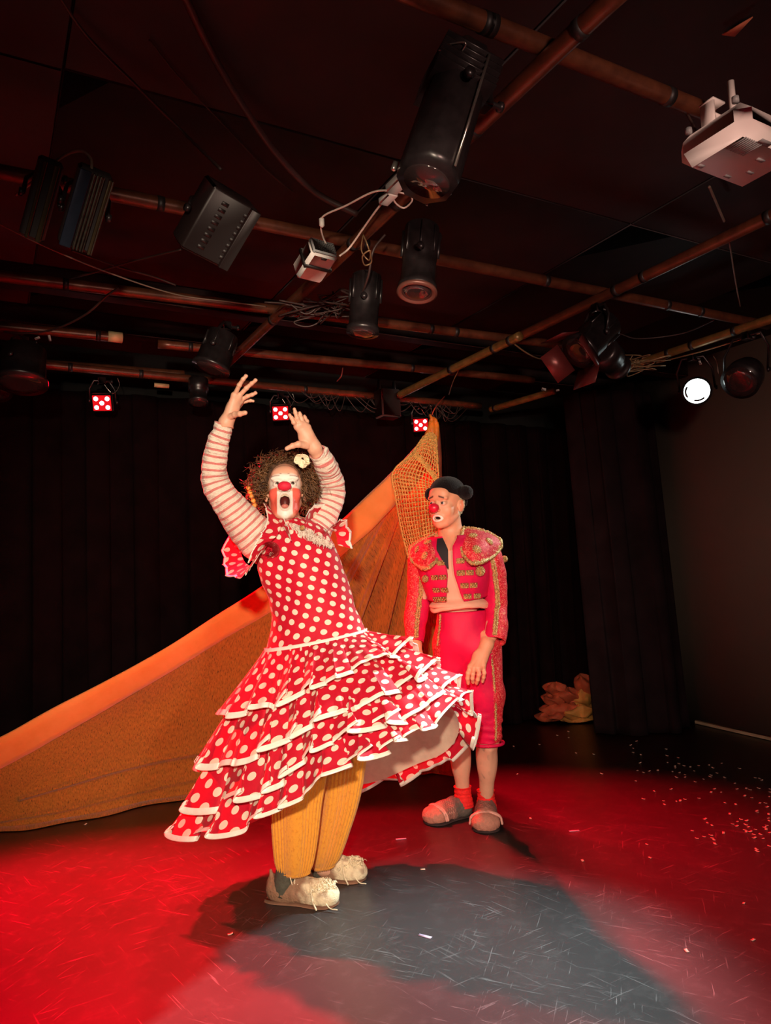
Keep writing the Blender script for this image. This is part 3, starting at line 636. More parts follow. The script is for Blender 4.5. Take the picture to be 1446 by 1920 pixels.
    top = G(905, 190, Z1-.04); yoke(rt, p0+ax*L*.35, x_, .098, top); clamp(rt, top+A([0, 0, .03]))
    q = MB(); c_ = p0+A([-.03, 0, -.01]); q.tube(cat([G(823, 95, 2.46), G(835, 85, 2.47), G(872, 80, 2.46), G(865, 98, 2.45), G(850, 115, 2.44), G(835, 108, 2.45), G(826, 92, 2.46)], 50), .0022, 6); q.build('safety_wire', chrome, rt)
    for k, (a_, b_) in enumerate(((742, 305), (760, 322), (845, 352))): q = MB(); cc = G(a_, b_, 2.24); q.lathe(cc, ax, [(0, .007), (.02, .007), (.022, .004)], 8); q.build('knob', chrome, rt)
    # two floodlights
    def flood(label, c, ax, x_, L, W, D, fins, cols, vents=False, name='floodlight', top=None):
        c = A(c); ax = nrm(ax); x_ = nrm(A(x_)-ax*np.dot(x_, ax)); y_ = np.cross(ax, x_); y_ = y_ if y_[1] < 0 else -y_
        rt = thing(name, label, 'stage light', tuple(c)); q = MB(); q.box(c, x_*W, y_*D, ax*L, .008); q.build('housing', cols[0], rt)
        for k, (u, w_, m_) in enumerate(fins): q = MB(); q.box(c+x_*u*W+y_*(D+.006), x_*w_*W, y_*.008, ax*L*(.98), .002); q.build('fin', m_, rt)
        if vents:
            for k in range(vents):
                for u in (-.35, .62): q = MB(); q.box(c+x_*(u)*W+ax*(-.7+.2*k)*L+y_*(D), x_*.012, y_*.002, ax*.006); q.build('vent', tape, rt)
        if top is not None: yoke(rt, c, x_, W+.015, A(top)); clamp(rt, A(top)+A([0, 0, .03]))
        return rt
    alu = MAT('ribbed_aluminium', (.13, .11, .09), .35, .7, var=.3, vs=60); blu = MAT('blue_grey_metal', (.030, .038, .065), .4, .4); brz = MAT('bronze_strip', (.08, .055, .03), .4, .6)
    a0, a1 = G(180, 322, 2.46), G(140, 458, 2.30); xr = G(200, 400, 2.4)-G(110, 385, 2.4)
    flood('floodlight with blue-grey side and silver fins at upper left', (a0+a1)/2, a1-a0, xr, .118, .048, .032, ((-.62, .34, blu), (-.12, .07, alu), (.08, .07, alu), (.28, .07, alu), (.42, .035, alu), (.80, .10, brz), (.95, .05, alu)), (blk2,), top=G(170, 345, Z2-.03))
    a0, a1 = G(96, 305, 2.47), G(60, 440, 2.31)
    flood('dark floodlight with two bronze strips at the far upper left', (a0+a1)/2, a1-a0, xr, .115, .034, .028, ((-.45, .14, brz), (.45, .20, brz)), (blk2,), top=G(85, 330, Z2-.03))
    a0, a1 = G(438, 360, 2.48), G(372, 475, 2.33)
    dk = MAT('charcoal_metal', (.014, .008, .008), .45, .1, var=.15)
    fl = flood('wide charcoal floodlight with slotted vents at upper left of centre', (a0+a1)/2, a1-a0, G(470, 420, 2.4)-G(340, 380, 2.4), .110, .086, .050, ((.80, .20, dk), ), (dk,), vents=8, top=G(410, 385, Z2-.03))
    # small white projector
    bx = nrm(A([.8, .6, 0])); by = nrm(A([-.55, .74, -.37])); bz = nrm(np.cross(bx, by)); by = np.cross(bz, bx); c = G(595, 505, 2.34)+bz*.036
    rt = thing('projector', 'small white projector strapped under the diagonal pipe near the centre', 'projector', tuple(c))
    q = MB(); q.box(c, bx*.053, by*.068, bz*.036, .012); q.build('casing', white, rt)
    q = MB(); q.box(c-by*.062+bz*.003, bx*.049, by*.010, bz*.032, .005); bk = q.build('back_panel', grey, rt)
    q = MB()
    for i in range(9):
        for j in range(6): q.lathe(c-by*.0722+bx*(-.024+.008*i)+bz*(.024-.0085*j), -by, [(0, .0026), (.0010, .0026)], 6)
    q.build('grille', tape, bk, kind='stuff')
    q = MB(); ring = [c+by*.012*(k*.0)+bx*sx*.069*1.0+bz*sz*.053 for sx, sz in ((-1, -1), (1, -1), (1, 1), (-1, 1), (-1, -1))] if False else None
    lp = []
    for sx, sz in ((-1, -1), (1, -1), (1, 1), (-1, 1), (-1, -1)): lp.append(c+bx*sx*.0545+bz*sz*.0375-by*.005)
    for i in range(4): q.box((lp[i]+lp[i+1])/2, (lp[i+1]-lp[i])/2, by*.006, nrm(np.cross(lp[i+1]-lp[i], by))*.0015)
    q.build('strap', tape, rt)
    q = MB(); q.box(c-bz*.0365-by*.05, bx*.010, by*.004, bz*.0012); q.build('switch', tape, rt)
    # its cables and supply
    cw = MAT('white_cable', (.80, .66, .58), .5)
    def cable(label, pts, r=.003, mat=cabm, name='cable', group=None, n=70): q = MB(); q.tube(cat(pts, n), r, 6); return q.build(name, mat, None, smooth=True, label=label, cat='cable', group=group)
    cable('white cable dropping from the pipe into the small projector\'s back', [G(740, 357, 2.47), G(700, 360, 2.46), G(650, 385, 2.46), G(607, 405, 2.46), G(602, 425, 2.44), G(606, 445, 2.43), G(614, 462, 2.415)], .0032, cw)
    cable('white cable curving down to the small projector\'s right side', [G(722, 375, 2.48), G(705, 395, 2.47), G(680, 430, 2.46), G(655, 465, 2.43), G(637, 480, 2.39)], .0036, cw)
    cable('white cable looped round the diagonal pipe above the small projector', [G(736, 358, 2.475), G(740, 378, 2.46), G(757, 390, 2.455), G(772, 378, 2.46), G(772, 366, 2.47)], .0030, cw)
    cable('white cable end lying along the pipe beside its loop', [G(738, 358, 2.475), G(760, 363, 2.46), G(778, 362, 2.465), G(785, 354, 2.47)], .0028, cw)
    b_ = thing('power_supply', 'pale grey power supply taped to the diagonal pipe', 'power supply', tuple(G(745, 348, 2.50)))
    q = MB(); q.box(G(748, 342, 2.475), -D1*.05, D2*.022, A([0, 0, .014]), .004); q.build('casing', white, b_); q = MB(); q.box(G(728, 370, 2.470), -D1*.035, D2*.018, A([0, 0, .012]), .004); q.build('plug_block', white, b_)
    q = MB(); q.lathe(G(603, 408, 2.462), A([0, .2, -1]), [(0, .004), (.004, .009), (.026, .009), (.032, .004)], 10); q.build('cable_plug', white, None, label='white inline plug on the small projector\'s cable', cat='plug')
    # large white projector
    c = A([.955, 1.835, 2.352]); bx = D2*1.0; by = D1*1.0; bz = nrm(A([.02, .02, 1])); bx = nrm(np.cross(by, bz)); by = np.cross(bz, bx)
    rt = thing('projector', 'large white projector hanging from a bracket at the right edge', 'projector', tuple(c)); q = MB()
    c = c+bx*.045
    q.box(c, bx*.135, by*.105, bz*.046, .030); q.build('casing', white, rt, smooth=False)
    for i in range(9): q = MB(); q.box(c-bx*(.095-.008*i)-by*.05-bz*.0462, bx*.0022, by*.028, bz*.0008); q.build('vent_slot', grey, rt)
    for (u, v_, w_, h_) in ((-.03, -.085, .022, .008), (.03, -.03, .014, .006), (.06, .02, .012, .005), (.02, .06, .012, .005), (-.09, .06, .010, .007)): q = MB(); q.box(c+bx*u+by*v_-bz*.0464, bx*w_, by*h_, bz*.0008); q.build('label_plate', grey, rt)
    q = MB(); q.lathe(c-by*.105+bx*.07, -by, [(0, .035), (.006, .033), (.008, .02)], 26); q.build('lens', bpy.data.materials['dark_glass'], rt)
    for (dx, dy) in ((-.10, .02), (-.04, .06)):
        q = MB(); p_ = c+bx*dx+by*dy+bz*.046; q.box(p_+bz*.03, bx*.003, by*.020, bz*.034); q.box(p_+bz*.062+bx*.02, bx*.024, by*.022, bz*.0025); q.box(p_+bx*.02, bx*.022, by*.020, bz*.0025); q.build('bracket', white, rt)
    q = MB(); q.cyl(c-bx*.02+bz*.05, (c-bx*.02)*A([1, 1, 0])+A([0, 0, 2.53]), .009, n=16); q.build('ceiling_post', white, rt)
    for (u, v_) in ((-.115, -.07), (-.115, .07)): q = MB(); q.lathe(c+bx*u+by*v_+bz*.046, bz, [(0, .009), (.014, .009), (.016, .005)], 10); q.build('foot', grey, rt)
    # black cables
    cable('thick black cable sagging from the top edge towards the small projector', [G(340, -20, 2.80), G(395, 95, 2.79), G(450, 190, 2.77), G(520, 290, 2.72), G(590, 360, 2.66), G(670, 402, 2.60)], .0125, MAT('conduit', (.060, .028, .026), .5))
    cable('dark thin cable from the top left edge to the charcoal floodlight', [G(105, -15, 2.80), G(165, 70, 2.80), G(260, 165, 2.77), G(340, 245, 2.72), G(415, 318, 2.56)], .0055)
    cable('faint thin wire along the ceiling between two thicker cables', [G(280, 75, 2.83), G(340, 150, 2.83), G(430, 245, 2.83), G(500, 320, 2.83), G(550, 360, 2.83)], .0030)
    cable('grey cable arching over the blue-grey floodlight', [G(30, 365, 2.50), G(75, 330, 2.50), G(115, 295, 2.51), G(150, 283, 2.52), G(170, 297, 2.50), G(172, 318, 2.46)], .0045, MAT('grey_cable', (.22, .16, .12), .5))
    cable('pale thin cable sagging across the left half to the small projector', [G(-20, 410, 2.52), G(80, 460, 2.46), G(200, 510, 2.42), G(330, 552, 2.42), G(430, 566, 2.46), G(500, 575, 2.50)], .0028, bpy.data.materials['grey_cable'])
    cable('black cable hanging from the dark cross pipe at left', [G(222, 540, 2.50), G(200, 555, 2.46), G(160, 590, 2.42), G(100, 618, 2.42), G(40, 625, 2.44), G(8, 622, 2.48)], .0050)
    cable('long black cable crossing behind the floodlights', [G(-20, 520, 2.60), G(60, 533, 2.60), G(160, 515, 2.60), G(250, 490, 2.62), G(340, 468, 2.60)], .0045)
    cable('black cable running from the blue-grey floodlight to the right', [G(135, 470, 2.60), G(220, 500, 2.62), G(290, 520, 2.62), G(330, 535, 2.60)], .0045)
    cable('thin cable from the large projector down to the right pipe', [G(1287, 210, 2.55), G(1300, 235, 2.50), G(1312, 262, 2.45)], .004)
    cable('frayed grey cable hanging below the large projector', [G(1330, 350, 2.78), G(1345, 385, 2.78), G(1358, 415, 2.77)], .006, bpy.data.materials['grey_cable'])
    cable('thin vertical wire beyond the right ceiling pipe', [G(1368, 455, 2.60), G(1378, 520, 2.62), G(1388, 575, 2.62)], .0035, bpy.data.materials['grey_cable'])
    cable('black cable loop between the two hanging cylinder lanterns', [G(722, 440, 2.50), G(700, 470, 2.44), G(690, 520, 2.36), G(672, 555, 2.34), G(640, 545, 2.40)], .0045)
    cable('coil of wire hanging under the diagonal pipe', [G(681, 440, 2.47), G(678, 470, 2.43), G(692, 488, 2.40), G(694, 470, 2.41), G(680, 480, 2.40), G(684, 497, 2.39), G(697, 490, 2.40), G(690, 462, 2.42), G(681, 440, 2.47)], .0028, MAT('gold_wire', (.30, .20, .10), .4, .4))
    cable('drooping cable under the thin cross pipe at centre', [G(643, 690, 2.53), G(640, 705, 2.47), G(632, 715, 2.46)], .004, MAT('maroon_cable', (.20, .035, .03), .5))
    cable('thin hanging cable behind the ochre pipe end', [G(862, 690, 2.50), G(850, 715, 2.46), G(842, 740, 2.46)], .0035, bpy.data.materials['gold_wire'])
    cable('yellowish cable draped left of the corner lantern', [G(958, 640, 2.48), G(985, 660, 2.45), G(1010, 672, 2.45), G(1045, 675, 2.47)], .0045, bpy.data.materials['gold_wire'])
    cable('dark cable sagging from the right pipe crossing to the corner', [G(1160, 625, 2.58), G(1200, 635, 2.57), G(1280, 625, 2.57), G(1340, 600, 2.57)], .004)
    cable('straight thin cable between the ochre pipe and the wall corner', [G(1230, 681, 2.47), G(1330, 655, 2.46), G(1425, 625, 2.47)], .0040, bpy.data.materials['gold_wire'])
    cable('pale wire dangling beside the dark round lantern', [G(1338, 668, 2.45), G(1345, 680, 2.40), G(1348, 700, 2.34), G(1360, 712, 2.32)], .003, bpy.data.materials['grey_cable'])
    # tangle of cables along the rear pipe
    rs = np.random.RandomState(9); PIN = lambda u: (P(60, 690, 3.98)*(1-u)+P(900, 750, 5.52)*u)*A([1, 1, 0])+A([0, 0, bpz])
    tg = MB()
    for k in range(26):
        u0 = rs.uniform(.48, .90); p0 = PIN(u0); p1 = PIN(min(.97, u0+rs.uniform(.03, .12))); m_ = (p0+p1)/2+A([0, -.04, -rs.uniform(.05, .16)])
        tg.tube(cat([p0, m_+RNG.normal(size=3)*.02, p1], 16), rs.uniform(.002, .004), 5)
    tg.build('cable_tangle', cabm, None, smooth=True, label='tangle of black cables drooping along the rear pipe at centre', cat='cable', kind='stuff')
    tg = MB(); c0 = G(600, 575, 2.45)
    for k in range(22):
        p = [c0+rs.normal(size=3)*A([.09, .05, .03]) for _ in range(4)]; tg.tube(cat(p, 22), rs.uniform(.0025, .0045), 5)
    tg.build('cable_tangle', cabm, None, smooth=True, label='tangle of black cables and plugs under the small white projector', cat='cable', kind='stuff')
    tg = MB(); c0 = G(1170, 680, 2.44)
    for k in range(16):
        p = [c0+rs.normal(size=3)*A([.12, .06, .025]) for _ in range(4)]; tg.tube(cat(p, 20), rs.uniform(.0025, .005), 5)
    tg.build('cable_tangle', bpy.data.materials['gold_wire'], None, smooth=True, label='glinting tangle of cables by the corner lantern', cat='cable', kind='stuff')
    # small white tapes, connectors, boxes
    for (x, y, z, w_, h_, an, nm, lab) in ((428, 656, 2.40, .035, .007, .1, 'label_tape', 'white label tape on the small black lantern above the dancer\'s hand'),
        (93, 634, 2.50, .005, .016, .2, 'tape_piece', 'white tape tag hanging under the brown pipe at left'), (70, 634, 2.50, .012, .006, .5, 'tape_piece', 'curled white tape scrap next to the tape tag at left'),
        (1020, 730, 2.45, .016, .009, -.2, 'tape_piece', 'pale tape wrapped on the short ochre pipe end'), (1046, 732, 2.42, .012, .006, .2, 'tape_piece', 'small white tag beside the side curtain\'s top'),
        (1313, 680, 2.42, .008, .012, .3, 'tape_piece', 'pale scrap hanging above the white spotlight')):
        p_ = G(x, y, z); d = A([math.cos(an), .3, math.sin(an)]); d = nrm(d); n_ = nrm(np.cross(d, [0, 1, 0])); q = MB(); q.box(p_, d*w_, n_*h_, A([0, .002, 0]), .0008); q.build(nm, bpy.data.materials['white_plastic'], None, label=lab, cat='tape')
    q = MB(); a_ = G(216, 632, Z2); q.cyl(a_-D2*.035, a_+D2*.035, .028, n=16); q.build('pipe_end_tape', MAT('cream_tape', (.55, .42, .22), .6, var=.3), None, label='cream tape around the open end of the left cross pipe', cat='tape')
    c = P(303, 723, 4.50); q = MB(); q.cyl(c-D2*.045, c+D2*.045, .014, n=14); q.build('connector', bpy.data.materials['cream_tape'], None, label='cream cable connector hanging right of the left red lamp', cat='connector')
    q = MB(); c = P(727, 758, 5.0); q.box(c, D2*.075, D1*.06, A([0, 0, .10]), .01); rt = q.build('speaker', blk2, None, label='black box speaker hanging under the rear pipe left of the right red lamp', cat='speaker')
    for s_ in (-1, 1): q = MB(); q.box(c+D2*s_*.06+A([0, 0, .12]), D2*.003, D1*.02, A([0, 0, .05])); q.build('bracket', blk, rt)
    # orange scrap on the ceiling
    T = [G(1354, 66, CEIL-.03), G(1378, 69, CEIL-.03), G(1412, 33, CEIL-.03)]; q = MB(); q.add([t+A([0, 0, s]) for s in (0, .004) for t in T], [(0, 1, 2), (5, 4, 3), (0, 3, 4, 1), (1, 4, 5, 2), (2, 5, 3, 0)])
    q.build('ceiling_scrap', MAT('orange_scrap', (.50, .15, .08), .7), None, label='small orange triangle of card stuck to the ceiling at top right', cat='card')
# ================================================================ HEADS
def head_field(F, o):
    """head in its own frame: +x = its own right as seen on the left of the picture, +y = face, +z = crown, z=0 at the eyes"""
    jd = o.get('jaw', 0.0)
    F.ell((0, -.018, .042), (.075, .094, .080), .02)
    F.ell((0, .0, -.005), (.068, .084, .085), .02)
    F.ell((0, .028, -.055-jd*.5), (.053, .056, .060+jd*.4), .025)
    F.ell((0, .064, -.098-jd), (.023, .018, .018), .022)
    for sx in (-1, 1):
        F.cap((sx*.050, -.010, -.055), (sx*.028, .048, -.092-jd*.8), .015, .014, .022)
        F.ell((sx*.039, .050, -.034), (.022, .020, .024), .022)
        F.ell((sx*.030, .074, .024), (.026, .012, .009), .014)
    F.ell((0, .062, .048), (.052, .030, .034), .02)
    for sx in (-1, 1):
        F.ell((sx*.031, .092, .001), (.0185, .013, .0125), .012, 's')
        F.ell((sx*.031, .069, .001), (.0165, .0165, .0160), .004)
        F.ell((sx*.031, .088, .0005), (.0130, .012, o.get('eye', .0062)), .001, 's')
    F.cap((0, .082, .004), (0, .101, -.030), .0075, .0120, .008)
    for sx in (-1, 1): F.ell((sx*.013, .093, -.033), (.009, .011, .008), .006)
    mx, mz, mr, cz = o['mouth']                      # half width, half height, lip radius, centre z
    n = 22; pts = []
    for i in range(n+1):
        t = 2*PI*i/n; x = mx*math.cos(t); z = cz+mz*math.sin(t)
        pts.append((x, .087-abs(x)**1.6*3.2-abs(z-cz)*.10, z))
    F.ell((0, .070, cz), (mx+.010, .020, mz+.010), .012)
    F.ell((0, .090, cz), (mx, .052, mz), .003, 's')
    for i in range(n): F.cap(pts[i], pts[i+1], mr, mr, .004)
    for sx in (-1, 1):
        M = rotm((1, sx*.35, 0), (-sx*.35, 1, .18), (0, -.18, 1))
        F.ell((sx*.079, -.012, -.014), (.0085, .019, .031), .005, M=M)
        F.ell((sx*.0875, -.006, -.008), (.006, .0115, .019), .004, 's', M=M)
        F.ell((sx*.081, -.004, -.016), (.004, .004, .007), .003)
    for nd in o.get('neck', []): F.cap(*nd, .02)
def head_frame(c, yaw, pitch, tilt):
    """yaw>0 turns to the left of the picture, pitch>0 looks up, tilt>0 leans the crown to the right"""
    y, p, t = [math.radians(q) for q in (yaw, pitch, tilt)]
    f = A([-math.sin(y)*math.cos(p), -math.cos(y)*math.cos(p), math.sin(p)])
    x = nrm(np.cross(f, [0, 0, 1])); z = np.cross(x, f)
    x, z = x*math.cos(t)+z*math.sin(t)*1, z*math.cos(t)-x*math.sin(t)
    return A(c), np.stack([x, f, z], 1)
def to_w(fr, p): return A(p)@fr[1].T+fr[0]
def to_l(fr, p): return (A(p)-fr[0])@fr[1]
def ball(name, fr, c, r, mat, parent, cols=None, seg=24, disp=0.0, **kw):
    v = []; rr = A(r)*np.ones(3); f = []
    for i in range(seg+1):
        for j in range(seg*2):
            a = PI*i/seg; b = PI*j/seg; d = A([math.sin(a)*math.cos(b), math.sin(a)*math.sin(b), math.cos(a)])
            v.append(d)
    v = A(v)
    if disp: v2 = v*(1+disp*vnoise(v, 2.5, 3))[:, None]
    else: v2 = v
    P_ = to_w(fr, v2*rr+A(c)); m = seg*2
    f = [(i*m+j, (i+1)*m+j, (i+1)*m+(j+1) % m, i*m+(j+1) % m) for i in range(seg) for j in range(m)]
    cc = cols(v) if cols else None
    return mk(name, P_, f, mat, parent, cols=cc, **kw)
def eye_cols(gaze, iris):
    g = nrm(gaze)
    def f(v):
        d = v@g; c = np.tile(A([.62, .56, .50]), (len(v), 1))
        c[d > .86] = iris; c[d > .965] = (.01, .008, .008); return c
    return f
def mixc(c, col, w): return c*(1-w[:, None])+A(col)*w[:, None]
def sst(x, a, b): t = np.clip((x-a)/(b-a), 0, 1); return t*t*(3-2*t)
def hand(F, wrist, palm_pts, fingers, k=.004, wr=.023, knobs=True):
    """fingers: list of (points, base radius, tip radius)"""
    for i, q in enumerate(palm_pts): F.cap(wrist, q, wr, .0125, .013)
    for i in range(len(palm_pts)-1): F.cap(palm_pts[i], palm_pts[i+1], .0115, .0115, .010)
    for pts, ra, rb in fingers:
        n = len(pts); rs = [ra+(rb-ra)*i/(n-1) for i in range(n)]
        F.chain(pts, rs, k)
        for i in range(1, n-1): F.ell(pts[i], [rs[i]*1.10]*3, .003)
def field_part(F, hood=None):
    return F.mesh()
def nails(tips, parent, mat):
    for (p, d, nn, wd) in tips:
        p, d, nn = A(p), nrm(d), nrm(nn); s = nrm(np.cross(d, nn)); b = MB()
        b.box(p, s*wd*.5, d*wd*.62, nn*.0012, .001); b.build('fingernail', mat, parent, smooth=True)

def shoe(name, heel, toe, parent, mats, kind, seed=1):
    """rag shoe standing on the floor from heel to toe"""
    h = A([heel[0], heel[1], 0]); t = A([toe[0], toe[1], 0]); L = np.linalg.norm(t-h); X = (t-h)/L; Z = A([0, 0, 1.0]); Y = np.cross(Z, X)
    F = Field((-.05, -.09, -.01), (L+.04, .09, .17), .0032)
    w_ = 1.12 if kind == 'canvas' else 1.42
    F.ell((.048, 0, .040), (.055, .038*w_, .052), .02)
    F.ell((L*.48, .0, .036), (L*.36, .042*w_, .045), .03)
    F.ell((L*.80, .0, .030), (L*.24, .050*w_, .042), .03)
    F.cap((L*.28, 0, .075), (L*.62, 0, .055), .026, .024, .03)
    F.cap((.020, 0, .05), (.012, 0, .10 if kind == 'canvas' else .085), .012, .006, .015)
    F.ell((L*.23, 0, .125), (.048, .034, .060), .008, 's')
    F.cut((0, 0, .010), (0, 0, -1))
    v, q = F.mesh(); d = vnoise(v, 60, seed)*.0022+vnoise(v, 24, seed+4)*.004
    c = A([L*.5, 0, .03]); dr = (v-c)/np.linalg.norm(v-c, axis=1)[:, None]; v = v+dr*d[:, None]
    v[:, 2] = .010+(v[:, 2]-.010)*1.16
    W = h+np.outer(v[:, 0], X)+np.outer(v[:, 1], Y)+np.outer(v[:, 2], Z)
    if kind == 'canvas':
        col = mixc(np.tile(A([.30, .17, .10]), (len(v), 1)), (.78, .68, .46), sst(v[:, 0]+vnoise(v, 30, 2)*.03, L*.52, L*.66))  # cream rag toe; heel browned, the skirt's shade put into the colour
        col = mixc(col, (.30, .17, .11), sst(vnoise(v, 34, 9), .15, .5)*.6)
    else:
        nz = vnoise(v, 90, 3); g = sst(np.sin(v[:, 0]*520)*np.sin(v[:, 1]*520), -.2, .5)
        col = mixc(np.tile(A([.42, .20, .15]), (len(v), 1)), (.13, .05, .05), (1-g)*.7*sst(-v[:, 0], -L*.74, -L*.62))
        col = mixc(col, (.12, .10, .085), sst(-v[:, 0], -L*.52, -L*.42)*(1.0 if seed == 5 else .25))
        col = mixc(col, (.48, .22, .16), sst(v[:, 0], L*.70, L*.76))
    up = mk(name, W, q, mats['shoe'], parent, cols=col)
    # sole: flat outline with thickness
    pr = [(-.004, .026), (.03, .034), (.09, .034), (L*.5, .036), (L*.72, .047), (L*.88, .044), (L*.97, .028), (L+.004, .008)]
    pc = cat(pr, 40); ring = [(a, b) for a, b in pc]+[(a, -b) for a, b in pc[::-1]]
    b = MB(); n = len(ring); V = []
    for (zz, sc_) in ((0.001, .97), (.006, 1.03), (.016, 1.0)):
        V += [h+X*(L*.5+(a-L*.5)*sc_)+Y*bb*sc_*w_+Z*zz for a, bb in ring]
    Fs = [(k*n+i, k*n+(i+1) % n, (k+1)*n+(i+1) % n, (k+1)*n+i) for k in range(2) for i in range(n)]+[tuple(range(n)), tuple(2*n+i for i in range(n))[::-1]]
    b.add(V, Fs); b.build('sole', mats['sole'], up)
    rs = np.random.RandomState(seed); W3 = lambda x, y, z: h+X*x+Y*y*w_+Z*(z*1.14+.001)
    if kind == 'canvas':
        lb = MB()
        for i in range(6):
            x = L*(.34+.05*i); zz = .104-.006*i
            lb.tube(cat([W3(x, -.032, zz-.020), W3(x+.008, 0, zz), W3(x+.014, .032, zz-.022)], 10), .0026, 5)
            lb.tube(cat([W3(x, .032, zz-.020), W3(x+.010, 0, zz+.001), W3(x+.014, -.032, zz-.022)], 10), .0026, 5)
        for sy in (-1, 1):
            lb.tube(cat([W3(L*.34, 0, .108), W3(L*.30, sy*.03, .128), W3(L*.40, sy*.050, .110), W3(L*.44, sy*.05, .075)], 16), .0022, 5)
        lb.tube(cat([W3(L*.66, -.02, .078), W3(L*.70, -.045, .06), W3(L*.74, -.058, .03), W3(L*.80, -.066, .006)], 16), .0032, 5)
        lb.tube(cat([W3(L*.8, -.03, .05), W3(L*.95, -.05, .012), W3(L*1.08, -.055, .008)], 12), .0022, 5)
        lb.build('lace', mats['lace'], up)
        sb = MB()
        for i in range(130):                      # frayed rags over the toe
            x0 = L*rs.uniform(.58, .98); y0 = rs.uniform(-.045, .045)*(1.0 if x0 < L*.9 else .6)
            z0 = .034+.042*math.sqrt(max(0, 1-((x0-L*.80)/(L*.25))**2))*math.sqrt(max(0, 1-(y0/.055)**2))
            dx, dy = rs.uniform(-.018, .018, 2)
            sb.tube(cat([W3(x0, y0, z0-.004), W3(x0+dx*.5, y0+dy*.5, z0+rs.uniform(.001, .006)), W3(x0+dx, y0+dy, z0-.006)], 6), rs.uniform(.0010, .0026), 4)
        sb.build('frayed_threads', mats['lace'], up, kind='stuff')
    else:
        rb = MB()
        for off in (0, .010):
            p = [W3(L*.70+off, -.056, .018), W3(L*.73+off, -.048, .052), W3(L*.76+off, -.02, .070), W3(L*.76+off, .02, .070), W3(L*.73+off, .048, .052), W3(L*.70+off, .056, .018)]
            pp = cat(p, 36); rb.tube(pp+vnoise(pp, 90, seed)[:, None]*.0015, .0058, 8)
        rb.build('rolled_strap', mats['roll'], up, smooth=True)
        nb = MB()
        for i in range(9):
            y = -.040+.010*i
            nb.tube(cat([W3(L*.50, y*.9, .070-.8*abs(y)), W3(L*.60, y, .074-.9*abs(y)), W3(L*.70, y*1.05, .066-.9*abs(y))], 8), .0016, 4)
        for i in range(5):
            x = L*(.52+.045*i); nb.tube(cat([W3(x, -.044, .040), W3(x, -.02, .066), W3(x, .02, .066), W3(x, .044, .040)], 10), .0016, 4)
        nb.build('woven_mesh', mats['roll'], up)
        tb = MB(); tb.tube(cat([W3(.006, -.006, .07), W3(-.012, -.004, .105), W3(-.004, .004, .125), W3(.010, .006, .09)], 14), .0035, 6)
        tb.build('heel_tab', mats['roll'], up, smooth=True)
    return up

